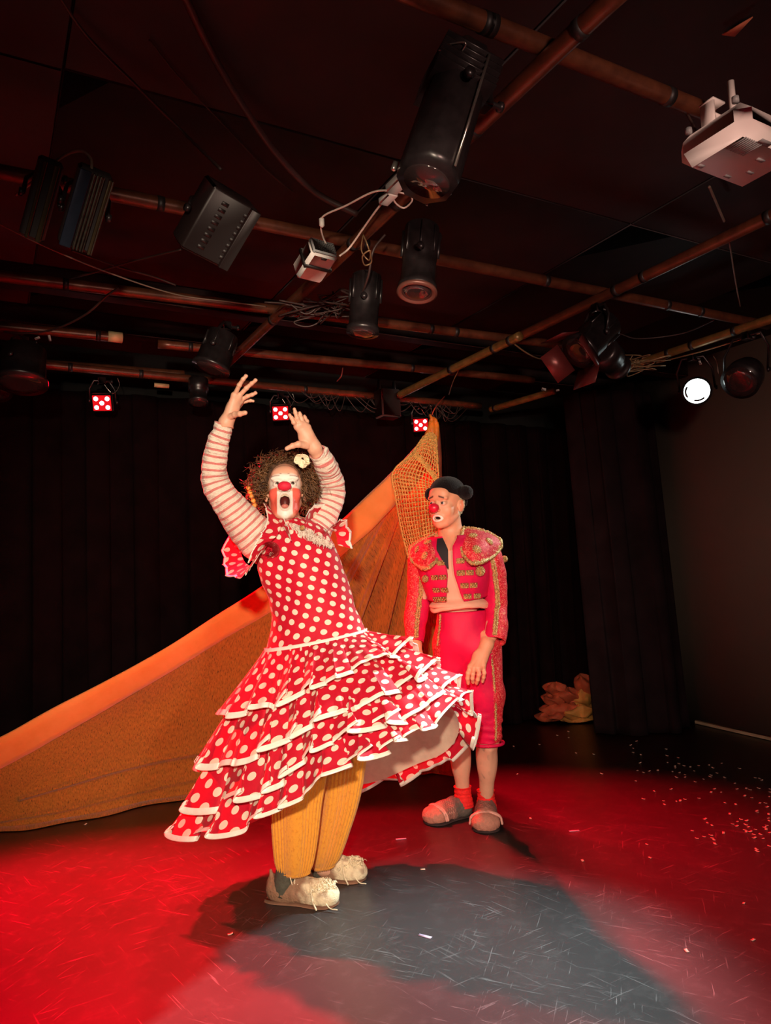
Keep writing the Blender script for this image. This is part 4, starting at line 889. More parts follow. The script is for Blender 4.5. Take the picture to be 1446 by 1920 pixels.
# ================================================================ DANCER IN THE DOTTED DRESS
SKIN_W = (.70, .40, .27)
def build_dancer():
    Yc = 2.95
    base = G(575, 1690, 0); root = thing('person', 'person in a red polka-dot ruffled dress, both arms raised, shouting, red clown nose', 'person', (base[0], base[1], 0))
    skin = MAT('dancer_skin', (1, 1, 1), .5, var=.06, vs=60, bs=180, bst=.10, attr=True, sub=.12)
    # --- head
    fr = head_frame(P(534, 908, 2.93), -7, 15, 1)
    fr = (fr[0]-fr[1][:, 1]*.072, fr[1])
    nk = [to_l(fr, P(538, 968, 3.03)), to_l(fr, P(541, 1012, 3.05))]
    F = Field((-.13, -.18, -.27), (.13, .15, .17), .0020)
    head_field(F, dict(jaw=.030, mouth=(.0245, .0370, .0045, -.078), eye=.0078, neck=[(nk[0], nk[1], .052, .056)]))
    F.ell(to_l(fr, P(541, 1030, 3.05)), (.11, .08, .05), .03)
    v, q = F.mesh(); x, y, z = v[:, 0], v[:, 1], v[:, 2]; nz = vnoise(v, 30, 1); n2 = vnoise(v, 12, 5)
    c = np.tile(A(SKIN_W), (len(v), 1)); front = sst(y, .012, .035)
    wht = (.86, .80, .72)
    c = mixc(c, wht, front*sst(z, -.022, -.012)*(1-sst(z+nz*.006, .030, .044))*(1-sst(abs(x)+n2*.01, .056, .068))*.92)
    c = mixc(c, (.80, .10, .07), front*sst(abs(x), .029, .033)*(1-sst(z+nz*.004, -.020, -.012))*sst(z, -.140, -.110)*.92)
    c = mixc(c, wht, front*(1-sst(abs(x)+nz*.002, .029, .033))*(1-sst(z, -.036, -.030))*sst(z+n2*.006-abs(x)*1.0, -.165, -.150))
    brow = np.exp(-((z-(.036-5.5*(abs(x)-.030)**2-.004*np.sign(abs(x)-.02)))/.0017)**2)*sst(abs(x), .010, .014)*(1-sst(abs(x), .050, .054))*front
    c = mixc(c, (.10, .06, .05), np.clip(brow, 0, 1)*.85)
    c = mixc(c, (.12, .07, .06), np.exp(-((z-.0085+abs(abs(x)-.031)*.25)/.0016)**2)*(abs(abs(x)-.031) < .015)*sst(y, .05, .06)*.8)
    em = ((x/.0225)**2+((z+.078)/.0350)**2)
    c = mixc(c, (.10, .012, .010), (em < 1.0)*1.0*sst(-y, -.083, -.077))
    c = mixc(c, (.45, .36, .28), ((em >= .85) & (em < 1.5) & (y > .074))*.55)
    c = mixc(c, (.75, .16, .08), sst(abs(x), .076, .084)*.35)
    # --- hands and arms (picture positions, ground distances)
    hl = Field(np.minimum(P(400, 800, 2.95), P(490, 695, 2.75))-.03, np.maximum(P(400, 800, 2.75), P(490, 695, 2.95))+.03, .0021)
    wl = P(424, 792, 2.86); 
    pal = [P(440, 741, 2.83), P(447, 744, 2.84), P(450, 751, 2.86), P(449, 757, 2.885)]
    hl.cap(P(414, 815, 2.87), wl, .030, .025, .01); hl.cap(P(430, 812, 2.87), wl, .022, .023, .01)
    hand(hl, wl, pal, [
        ([pal[0], P(449, 722, 2.80), P(456, 711, 2.785), P(462, 705, 2.78)], .0095, .0068),
        ([pal[1], P(462, 728, 2.82), P(472, 719, 2.81), P(480, 713, 2.80)], .0095, .0066),
        ([pal[2], P(464, 743, 2.85), P(473, 740, 2.845), P(480, 737, 2.84)], .0090, .0063),
        ([pal[3], P(462, 752, 2.89), P(469, 751, 2.89), P(475, 752, 2.89)], .0080, .0056),
        ([P(428, 783, 2.845), P(441, 777, 2.82), P(450, 776, 2.80), P(460, 774, 2.79)], .0130, .0090)], wr=.0225)
    hl.ell(P(436, 765, 2.855), (.026, .016, .032), .012)
    hr = Field(np.minimum(P(530, 860, 3.0), P(615, 755, 2.8))-.03, np.maximum(P(530, 860, 2.8), P(615, 755, 3.0))+.03, .0021)
    wr = P(590, 840, 2.93); pr = [P(557, 800, 2.88), P(563, 796, 2.88), P(570, 797, 2.89), P(577, 801, 2.90)]
    hr.cap(P(603, 862, 2.965), wr, .026, .025, .01); hr.cap(P(596, 858, 2.96), wr, .022, .024, .01)
    hand(hr, wr, pr, [
        ([pr[0], P(551, 792, 2.86), P(547, 784, 2.855), P(543, 778, 2.85)], .0098, .0065),
        ([pr[1], P(557, 784, 2.865), P(554, 774, 2.86), P(552, 767, 2.855)], .0096, .0066),
        ([pr[2], P(566, 786, 2.88), P(563, 778, 2.875), P(562, 774, 2.87)], .0092, .0063),
        ([pr[3], P(576, 790, 2.91), P(572, 783, 2.91), P(571, 780, 2.91)], .0082, .0058),
        ([P(575, 836, 2.90), P(560, 833, 2.87), P(549, 836, 2.86), P(538, 841, 2.85)], .0140, .0088)], wr=.023)
    hr.ell(P(573, 819, 2.90), (.030, .016, .034), .012)
    # --- rest of the body, under the clothes
    ARL = [P(505, 1022, 3.02), P(452, 972, 2.98), P(403, 905, 2.92), P(407, 850, 2.89), P(422, 800, 2.865)]
    ARR = [P(585, 1005, 3.04), P(610, 965, 3.06), P(622, 920, 3.07), P(612, 877, 3.01), P(596, 851, 2.95)]
    LL = [P(560, 1235, 2.98), P(556, 1430, 2.94), P(541, 1640, 2.965)]
    LR = [P(622, 1235, 3.04), P(630, 1420, 3.08), P(606, 1625, 3.15)]
    B = Field((-1.0, 2.6, -.0), (.25, 3.35, 2.0), .0075)
    B.ell(P(555, 1040, 3.04), (.15, .10, .16), .05); B.ell(P(570, 1120, 3.0), (.135, .10, .16), .06); B.ell(P(592, 1200, 3.0), (.165, .12, .13), .06)
    B.cap(P(545, 1010, 3.05), P(540, 985, 3.04), .052, .048, .03)
    B.chain(ARL, [.050, .040, .032, .026, .020], .015); B.chain(ARR, [.046, .034, .028, .024, .020], .015)
    B.chain(LL, [.085, .055, .036], .03); B.chain(LR, [.085, .055, .036], .03)
    hx = nrm(A([1, -.05, 0]))
    for K in (LL, LR): B.cap(K[2], A([K[2][0]+.01, K[2][1], .055]), .028, .026, .01); B.cap(A([K[2][0], K[2][1], .045]), A([K[2][0], K[2][1], .040])+hx*.11, .022, .018, .01)
    parts = [(to_w(fr, v), q, c)]
    for fd in (hl, hr, B):
        a, b = fd.mesh(); cc = np.tile(A(SKIN_W), (len(a), 1)); cc = mixc(cc, (.74, .30, .20), sst(vnoise(a, 25, 2), 0, .6)*.4)
        if fd is not B: a = a+0
        parts.append((a, b, cc))
    V = []; Q = []; Cc = []; n = 0
    for a, b, cc in parts: V.append(a); Q.append(b+n); Cc.append(cc); n += len(a)
    mk('body', np.concatenate(V), np.concatenate(Q), skin, root, cols=np.concatenate(Cc))
    nail = MAT('nail', (.75, .45, .36), .35, var=.05)
    for tp, pv, w_ in ((P(462, 705, 2.78), P(456, 711, 2.785), .008), (P(480, 713, 2.80), P(472, 719, 2.81), .008), (P(480, 737, 2.84), P(473, 740, 2.845), .0075)):
        d = nrm(tp-pv); up = nrm(np.cross(d, [0, 1, 0])); up = up if up[2] > 0 else -up
        nails([(tp-d*.001+up*.0066, d, up, w_)], root, nail)
    ew = MAT('eyeball', (1, 1, 1), .12, var=.02, attr=True)
    for sx in (-1, 1): ball('eye', fr, (sx*.031, .0705, .0006), .0140, ew, root, cols=eye_cols((-.18, 1, -.02), (.10, .07, .05)), seg=20)
    ball('clown_nose', fr, (0, .110, -.024), (.0275, .0215, .0195), MAT('foam_nose', (.70, .012, .045), .65, var=.1, vs=200, bs=400, bst=.3), root, seg=20, disp=.03)
    tb = MB()                                   # teeth and tongue
    for i in range(-4, 5):
        tb.box(to_w(fr, (i*.0034, .081-abs(i)*.0009, -.0490-abs(i)*.0012)), fr[1][:, 0]*.0016, fr[1][:, 1]*.002, fr[1][:, 2]*.0045, .0008)
    tb.build('teeth', MAT('teeth', (.80, .70, .52), .3, var=.05), root)
    ball('tongue', fr, (0, .070, -.098), (.0165, .020, .0120), MAT('tongue', (.50, .16, .13), .4, var=.1, bs=300), root, seg=14)
    # --- hair
    hairm = NT('curly_hair'); tcn = hairm.n('TexCoord').outputs['Object']
    hairm.base(hairm.mix(hairm.ramp(hairm.noise(tcn, 26, 3), .35, .68), (.05, .024, .010), (.24, .12, .05)), .45, spec=.5)
    capm = MAT('hair_shade', (.075, .036, .016), .9, var=.5, vs=40, bs=90, bst=1.0)
    H = Field((-.14, -.17, -.13), (.14, .11, .18), .004)
    H.ell((0, -.030, .052), (.086, .098, .084), .02); H.ell((0, -.05, .0), (.080, .075, .075), .02)
    H.ell((0, .105, -.02), (.060, .085, .102), .012, 's'); H.cut((0, .040, 0), (0, 1, 0))
    hv, hq = H.mesh(); hv = hv*(1+.10*vnoise(hv, 45, 2)+.08*vnoise(hv, 110, 5))[:, None]
    hair = mk('hair', to_w(fr, hv), hq, capm, root)
    rs = np.random.RandomState(11); hb = MB(); cnt = 0
    while cnt < 1500:
        d = nrm(rs.normal(size=3))
        if d[2] < -.55 or (d[1] > .30 and d[2] < .70 and abs(d[0]) < .55) or (d[1] > .52): continue
        p0 = A([0, -.028, .045])+d*A([.084, .094, .082])
        side = abs(d[0]); ln = rs.uniform(.030, .085)*(1.0+.45*side)
        if d[1] > .1: ln *= .75
        g = nrm(d+rs.normal(size=3)*.38+A([(-.22 if d[0] < 0 else .12)*side, 0, -.22*(d[2] < .2)+.10]))
        n = 24; t = np.linspace(0, 1, n); rad = rs.uniform(.007, .016); turns = rs.uniform(1.0, 2.6); phs = rs.rand()*6.28
        a1, a2 = perp(g); r_ = rad*np.minimum(1, t*3)
        pth = p0+np.outer(t*ln, g)+np.outer(r_*np.cos(phs+turns*2*PI*t), a1)+np.outer(r_*np.sin(phs+turns*2*PI*t), a2)
        pth[:, 2] -= .02*t*t*(1 if d[2] < .5 else .3)
        hb.tube(to_w(fr, pth), np.interp(t, [0, .7, 1], [.0021, .0017, .0007]), 3, cap=False); cnt += 1
    hb.build('curl', hairm.m, hair, smooth=True, kind='stuff')
    # flower in the hair
    fl = MB(); fm = MAT('silk_petal', (.80, .76, .52), .6, var=.1, vs=40, bs=90, bst=.4)
    fc = P(566, 864, 2.90); ax = nrm(A([.35, -.8, .5])); a1, a2 = perp(ax)
    flower = None
    for k in range(11):
        t = 2*PI*k/11*2.4; rr = .012+.0022*k; dr = a1*math.cos(t)+a2*math.sin(t); sd = np.cross(ax, dr)
        g_ = np.zeros((6, 7, 3))
        for i in range(6):
            for j in range(7):
                s = i/5; u = (j-3)/3; wdt = .019*math.sin(PI*min(1, .15+s*.85))**.6
                g_[i, j] = fc+dr*(rr*.3+s*.026)+sd*u*wdt+ax*(.016-.010*s+.006*math.sin(u*3+k)*s-.05*(k*.002)*k)
        o = grid('hair_flower' if flower is None else 'petal', g_, None, fm, root if flower is None else flower)
        if flower is None: flower = o; flower['label'] = 'cream silk flower worn in the hair'
    cl = MB(); cc_ = P(470, 930, 2.99)
    for k in range(5):
        t = k*.5; cl.lathe(P(466+3*k, 915+8*k, 2.98), (.2, -1, .1), [(0, .004), (.003, .011), (.006, .008), (.008, .002)], 10)
    cl.build('hair_clip', MAT('orange_clip', (.85, .30, .05), .5, var=.2), root, label='orange hair clip behind the ear')
    # --- dress bodice
    red = (.60, .004, .028); cream = (.86, .78, .62)
    dm = dots_mat('polka_cotton', red, cream, .0575, .195, 20, .10); dr_ = dots_mat('polka_frill', red, cream, .072, .20, 12, .22)
    trimm = MAT('satin_trim', (.88, .82, .72), .38, var=.06, vs=40, bs=60, bst=.35)
    fwd = nrm(A([.12, -1, 0]))
    rings = [  # left px, left py, right px, right py, ground distance, half depth
        (524, 974, 572, 972, 3.02, .060), (500, 984, 596, 980, 3.015, .085), (482, 1004, 616, 998, 3.00, .115), (477, 1040, 632, 1032, 2.99, .140), (486, 1082, 645, 1072, 2.98, .135),
        (504, 1122, 655, 1112, 2.975, .125), (511, 1160, 669, 1145, 2.975, .130), (505, 1195, 681, 1170, 2.975, .140), (498, 1222, 686, 1185, 2.975, .150)]
    ctr = []; hw = []; hd = []
    for a in rings:
        l_, r_ = P(a[0], a[1], a[4]), P(a[2], a[3], a[4]); ctr.append((l_+r_)/2); hw.append((r_-l_)/2); hd.append([a[5]]*3)
    nr, nc = 70, 96
    cs, ws, ds = cat(ctr, nr), cat(hw, nr), cat(hd, nr)[:, 0]
    th = np.arange(nc)*2*PI/nc
    def ringpt(i, th): return cs[i][None]-np.outer(np.cos(th), ws[i])+np.outer(np.sin(th)*ds[i], fwd)
    Pt = np.stack([ringpt(i, th) for i in range(nr)])
    flat = Pt.reshape(-1, 3); wv = (vnoise(flat*A([1, 1, .45]), 9, 4)*.010+vnoise(flat*A([.5, .5, 1.6]), 14, 8)*.005).reshape(nr, nc)
    for i in range(nr): Pt[i] += (Pt[i]-cs[i])/np.linalg.norm(Pt[i]-cs[i], axis=1)[:, None]*wv[i][:, None]*min(1, (nr-1-i)/6)
    uv = arc_uv(Pt, True)
    bod = grid('bodice', Pt, uv, dm, root, wrap=True)
    # hip band
    hb_ = np.stack([Pt[-1]+(Pt[-1]-cs[-1])*s_ + A([0, 0, dz]) for s_, dz in ((.005, .016), (.03, .014), (.03, -.008), (.005, -.010))])
    grid('hip_band', hb_, arc_uv(hb_, True), trimm, bod, wrap=True)
    # --- skirt
    hem = [(333, 1560, 2.95), (440, 1548, 2.72), (545, 1508, 2.60), (635, 1448, 2.54), (720, 1412, 2.54), (812, 1378, 2.66), (888, 1322, 2.98),
           (892, 1392, 3.28), (815, 1440, 3.42), (700, 1476, 3.46), (560, 1512, 3.42), (420, 1550, 3.24)]
    hemp = cat([P(*h) for h in hem], 480, True); hc_ = hemp.mean(0); hv_ = (hemp-hc_)*A([1, 1, 0]); hemp = hemp-hv_/np.linalg.norm(hv_, axis=1)[:, None]*.062; hip = ringpt(nr-1, np.arange(480)*2*PI/480)
    ctr_h = hip.mean(0); axis_end = hemp.mean(0); ax = nrm(axis_end-ctr_h)
    dh = hemp-hip; tgn = np.roll(hemp, -1, 0)-np.roll(hemp, 1, 0); tgn /= np.linalg.norm(tgn, axis=1)[:, None]
    N = np.cross(tgn, dh/np.linalg.norm(dh, axis=1)[:, None]); N /= np.linalg.norm(N, axis=1)[:, None]
    sgn = np.sign(((N*(hip-ctr_h)).sum(1)).mean()); N *= sgn
    def S(t): return hip+dh*t+N*(.035*math.sin(PI*min(t, 1)))
    Ls = np.stack([S(t) for t in np.linspace(.02, .93, 24)]); uu = np.arange(480)/480
    Ls = Ls-N[None]*(.02*np.linspace(0, 1, 24)[:, None, None])+N[None]*(.010*np.sin(2*PI*9*uu+1)[None, :, None]*np.linspace(0, 1, 24)[:, None, None])
    lin = cloth_trans('skirt_lining', (.74, .58, .44), (.84, .68, .52), 20, (1, 1, 1), .35)
    grid('lining', Ls, arc_uv(Ls, True), lin, root, wrap=True)
    tiers = [(.0, .40, 13, .024, 3), (.27, .67, 15, .030, 8), (.52, .87, 17, .034, 13), (.75, 1.04, 18, .032, 21)]
    for ti, (t0, t1, wv_, amp, sd) in enumerate(tiers):
        rs2 = np.random.RandomState(sd); nrr = 26
        ph = 2*PI*(wv_*uu)+1.6*np.sin(2*PI*2*uu+rs2.rand()*6)+1.1*np.sin(2*PI*5*uu+rs2.rand()*6)+.5*np.sin(2*PI*9*uu+rs2.rand()*6)
        am = amp*(.85+.30*np.sin(2*PI*4*uu+rs2.rand()*6)+.25*np.sin(2*PI*7*uu+rs2.rand()*6))
        left = np.clip(1-np.minimum(uu, 1-uu)*4, 0, 1)
        rowsP = []
        for s in np.linspace(0, 1, nrr):
            t = t0+(t1-t0)*s+(.022*np.sin(2*PI*3*uu+sd)+.014*np.sin(2*PI*8*uu+sd*2))*s
            Lh = np.linalg.norm(dh, axis=1)
            q_ = hip+dh*t[:, None]+N*(.035*np.sin(PI*np.minimum(t, 1)))[:, None]
            q_ = q_+N*((.010+.050*s**1.3)+am*np.sin(ph)*(s**.75)*1.0)[:, None]
            q_ = q_+tgn*((am*1.15*np.sin(2*ph+.6))*s**1.0)[:, None]
            q_ = q_+A([0, 0, 1])*(am*.55*np.cos(ph)*s**2)[:, None]
            q_ = q_+N*(.006*s*np.sin(2*PI*61*uu))[:, None]*.5
            rowsP.append(q_)
        T = np.stack(rowsP); uv = arc_uv(T, True)
        r_ = grid('ruffle', T, uv+A([.13*ti, .07*ti]), dr_, root, wrap=True)
        k = 2; lo = T[-1-k:]; Q = np.concatenate([lo+N[None]*.003, (lo+N[None]*-.003)[::-1]], 0)
        e = lo[-1:]+(lo[-1:]-lo[-2:-1])*.25; Q = np.concatenate([lo+N[None]*.003, e, (lo-N[None]*.003)[::-1]], 0)
        grid('trim', Q, arc_uv(Q, True), trimm, r_, wrap=True)
    # --- trousers
    tm = NT('ribbed_trousers'); uvn = tm.n('TexCoord').outputs['UV']
    nz_ = tm.noise(tm.map(uvn, (70, 40, 1)), 1.4, 5, .7)
    tm.base(tm.mix(tm.ramp(nz_, .34, .48), (.68, .25, .020), (.82, .36, .036)), .85, 0, .3, spec=.2); tm.bump(nz_, .7, .006)
    for nm, rg, fd in (('trouser_leg', [(508, 1240, 622, 1240, 2.97, .12), (508, 1340, 625, 1340, 2.94, .12), (511, 1420, 615, 1420, 2.94, .105), (511, 1500, 602, 1500, 2.95, .09), (514, 1570, 594, 1570, 2.96, .08), (518, 1615, 586, 1615, 2.965, .07), (525, 1637, 578, 1637, 2.965, .055)], 0),
                       ('trouser_leg', [(590, 1240, 690, 1230, 3.04, .12), (592, 1340, 700, 1340, 3.06, .12), (596, 1420, 692, 1410, 3.08, .11), (592, 1500, 678, 1490, 3.10, .10), (583, 1560, 658, 1555, 3.12, .09), (578, 1602, 642, 1598, 3.14, .08), (580, 1626, 626, 1622, 3.15, .06)], 1)):
        l_ = [P(a[0], a[1], a[4]) for a in rg]; r_ = [P(a[2], a[3], a[4]) for a in rg]
        m, n = 60, 200; c_ = cat([(a+b)/2 for a, b in zip(l_, r_)], m); w2 = cat([(b-a)/2 for a, b in zip(l_, r_)], m); d2 = cat([[a[5]]*3 for a in rg], m)[:, 0]
        th2 = np.arange(n)*2*PI/n; T = []
        for i in range(m):
            mod = .5+.5*np.sin(3*th2+fd*2+.4); rb_ = 1+.17*(np.abs(np.sin(20*th2+fd+.6*math.sin(i*.11)))-.5)*mod**1.5+.05*np.sin(5*th2+fd*2)+.012*np.sin(i*.9+5*th2)*(i > m-10)
            rb_ *= 1+(.05*math.sin(i*1.9)*(i > m-5))
            T.append(c_[i]-np.outer(np.cos(th2)*rb_, w2[i])+np.outer(np.sin(th2)*rb_*d2[i], fwd))
        T = np.stack(T); o = grid(nm, T, arc_uv(T, True), tm.m, root, wrap=True)
    # --- striped sleeves
    sm = stripes_mat('striped_jersey', (.82, .72, .60), (.66, .22, .20), .0275, .34)
    for pts, rr in (([P(520, 1030, 3.03), P(487, 1012, 3.0), P(450, 972, 2.965), P(418, 930, 2.93), P(403, 900, 2.915), P(402, 870, 2.90), P(408, 835, 2.885), P(415, 812, 2.875), P(420, 794, 2.868)],
                     [.095, .090, .073, .060, .053, .050, .043, .037, .034]),
                    ([P(575, 1015, 3.04), P(592, 995, 3.045), P(610, 965, 3.06), P(622, 938, 3.07), P(624, 912, 3.07), P(616, 885, 3.035), P(607, 865, 2.98), P(600, 853, 2.96), P(595, 848, 2.945)],
                     [.075, .068, .058, .052, .050, .049, .046, .040, .036])):
        m, n = 110, 48; pp = cat(pts, m); r_ = cat([[q]*3 for q in rr], m)[:, 0]; T_, X_, Y_ = frames(pp, (0, -1, 0)); th2 = np.arange(n)*2*PI/n
        T = pp[:, None]+(X_[:, None]*np.cos(th2)[None, :, None]+Y_[:, None]*np.sin(th2)[None, :, None])*r_[:, None, None]
        f = T.reshape(-1, 3); w_ = (vnoise(f, 22, 3)*.006+vnoise(f*A([1, 1, 2.4]), 30, 6)*.004).reshape(m, n)
        T += (T-pp[:, None])/np.linalg.norm(T-pp[:, None], axis=2)[..., None]*w_[..., None]
        end = pp[-1]+(T[-1]-pp[-1])*.82; T = np.concatenate([T, end[None], (pp[-4]+(T[-4]-pp[-4])*.80)[None]])
        sl = grid('sleeve', T, arc_uv(T, True), sm, root, wrap=True)
    # --- frills round the armholes and the neck
    def frill(pts, outc, drops, width, waves, amp, seed, n=160):
        b = cat(pts, n); o_ = b-A(outc); o_ /= np.linalg.norm(o_, axis=1)[:, None]; d = cat(drops, n); d /= np.linalg.norm(d, axis=1)[:, None]
        return ruffle('ruffle', b, o_, d, width, waves, amp, dr_, root, nr=12, seed=seed, tmat=trimm, tw=.006)
    # under the arm on the left: big flounce
    frill([P(500, 1002, 2.90), P(487, 1022, 2.865), P(478, 1045, 2.87), P(470, 1060, 2.94), P(458, 1052, 3.04), P(452, 1030, 3.12), P(462, 1008, 3.16)], P(490, 1030, 3.0),
          [(-.2, -.4, -1), (-.2, -.5, -1), (-.5, -.5, -1), (-1, -.1, -.6), (-1, .2, -.2), (-1, .3, .1), (-.6, .4, .5)], .075, 6, .014, 4)
    # front of the left shoulder, running up over it
    frill([P(492, 1035, 2.86), P(505, 1018, 2.85), P(520, 1003, 2.86), P(527, 985, 2.90), P(522, 968, 2.97), P(512, 958, 3.04)], P(545, 1020, 3.0),
          [(-.5, -.4, -.5), (-.7, -.4, -.2), (-1, -.4, .1), (-1, -.2, .4), (-1, 0, .6), (-.8, .1, .7)], .055, 5, .010, 6)
    frill([P(512, 958, 3.0), P(521, 975, 2.93), P(533, 992, 2.87), P(540, 1004, 2.855)], P(520, 1010, 3.0),
          [(.6, -.6, -.2), (.7, -.7, 0), (.6, -.8, -.2), (.3, -.8, -.5)], .035, 3, .009, 16)
    # right shoulder
    frill([P(573, 985, 2.93), P(585, 972, 2.99), P(600, 968, 3.03), P(612, 975, 3.06)], P(575, 1010, 3.02), [(.1, -.7, .6), (.2, -.5, .8), (.5, -.3, .8), (.8, 0, .5)], .045, 3, .010, 7)
    frill([P(600, 1012, 2.90), P(612, 1000, 2.92), P(622, 990, 2.97), P(630, 1002, 3.04), P(634, 1022, 3.06)], P(595, 1020, 3.02), [(.5, -.5, .5), (.6, -.4, .6), (.8, -.2, .4), (.9, .1, -.1), (.9, .1, -.3)], .050, 4, .010, 9)
    # rose at the armhole
    rb2 = MB(); rc = P(503, 1032, 2.83)
    for k in range(7):
        t = np.linspace(0, 2*PI*.8, 16)+k*.9; rr_ = .006+.0042*k; aa, bb = A([1, 0, .1]), A([0, -.25, 1])
        ringp = rc+np.outer(np.cos(t)*rr_*1.2, aa)+np.outer(np.sin(t)*rr_, bb)+A([0, -.012+.0022*k, 0]); V = np.concatenate([ringp, ringp+A([0, .016, 0])+(ringp-rc)*.12])
        rb2.add(V, [(i, i+1, 17+i, 16+i) for i in range(15)])
    rb2.build('cloth_rose', MAT('rose_cloth', (.42, .010, .02), .6, var=.2), root, smooth=True)
    # lace neckline and necklace
    lb = MB(); rs = np.random.RandomState(5)
    ln = cat([P(541, 985, 2.915), P(560, 992, 2.88), P(580, 1000, 2.86), P(602, 1012, 2.865), P(622, 1022, 2.885)], 60)
    for i in range(60):
        for k in range(9):
            p0 = ln[i]+rs.normal(size=3)*.004; wdt = .030*(.5+math.sin(PI*i/59)*.6)
            p1 = p0+A([rs.uniform(-.008, .008), rs.uniform(-.010, .004), rs.uniform(-wdt, wdt*.5)])
            lb.tube(cat([p0, (p0+p1)/2+rs.normal(size=3)*.004, p1], 5), .0011, 3, cap=False)
    lb.build('lace_trim', MAT('cream_lace', (.86, .76, .66), .8, var=.1), root, kind='stuff', label='frayed cream lace along the neckline')
    nb = MB(); c0 = P(541, 984, 3.03)
    for i in range(40):
        t = 2*PI*i/40; nb.lathe(c0+A([math.cos(t)*.062, math.sin(t)*.060, -.010+.012*math.sin(t)]), (0, 0, 1), [(-.002, .001), (0, .0024), (.002, .001)], 6)
    nk_ = nb.build('necklace', MAT('bead', (.10, .05, .03), .3, var=.2), root)
    pb = MB(); pb.lathe(P(567, 990, 2.85), (.1, -1, .2), [(0, .008), (.004, .011), (.008, .008), (.010, .003)], 16); pb.build('pendant', gold_mat('brass', (.35, .15, .03), (.8, .5, .2)), nk_)
    # socks and shoes
    sk = MAT('grey_sock', (.085, .085, .062), .9, var=.2, vs=60, bs=200)
    shm = dict(shoe=MAT('rag_canvas', (1, 1, 1), .9, var=.3, vs=60, bs=120, bst=.8, attr=True), sole=MAT('worn_sole', (.30, .15, .09), .8, var=.3), lace=MAT('cream_string', (.82, .72, .50), .8, var=.15, vs=50))
    h1, t1_ = G(504, 1688), G(632, 1697); h2, t2 = G(572, 1646), G(684, 1650)
    for hh, tt in ((h1, t1_), (h2, t2)):
        d = nrm(tt-hh); b = MB(); an = hh+d*.065
        top = (LL[2] if hh is h1 else LR[2])+A([0, 0, .03]); b.tube(cat([an+A([0, 0, .035]), (an+top)/2+A([0, 0, .02]), top, top+A([0, 0, .08])], 14), [.046]*14, 20)
        b.build('sock', sk, root, smooth=True)
    shoe('shoe', h1, t1_, root, shm, 'canvas', 2); shoe('shoe', h2, t2, root, shm, 'canvas', 3)
    return root
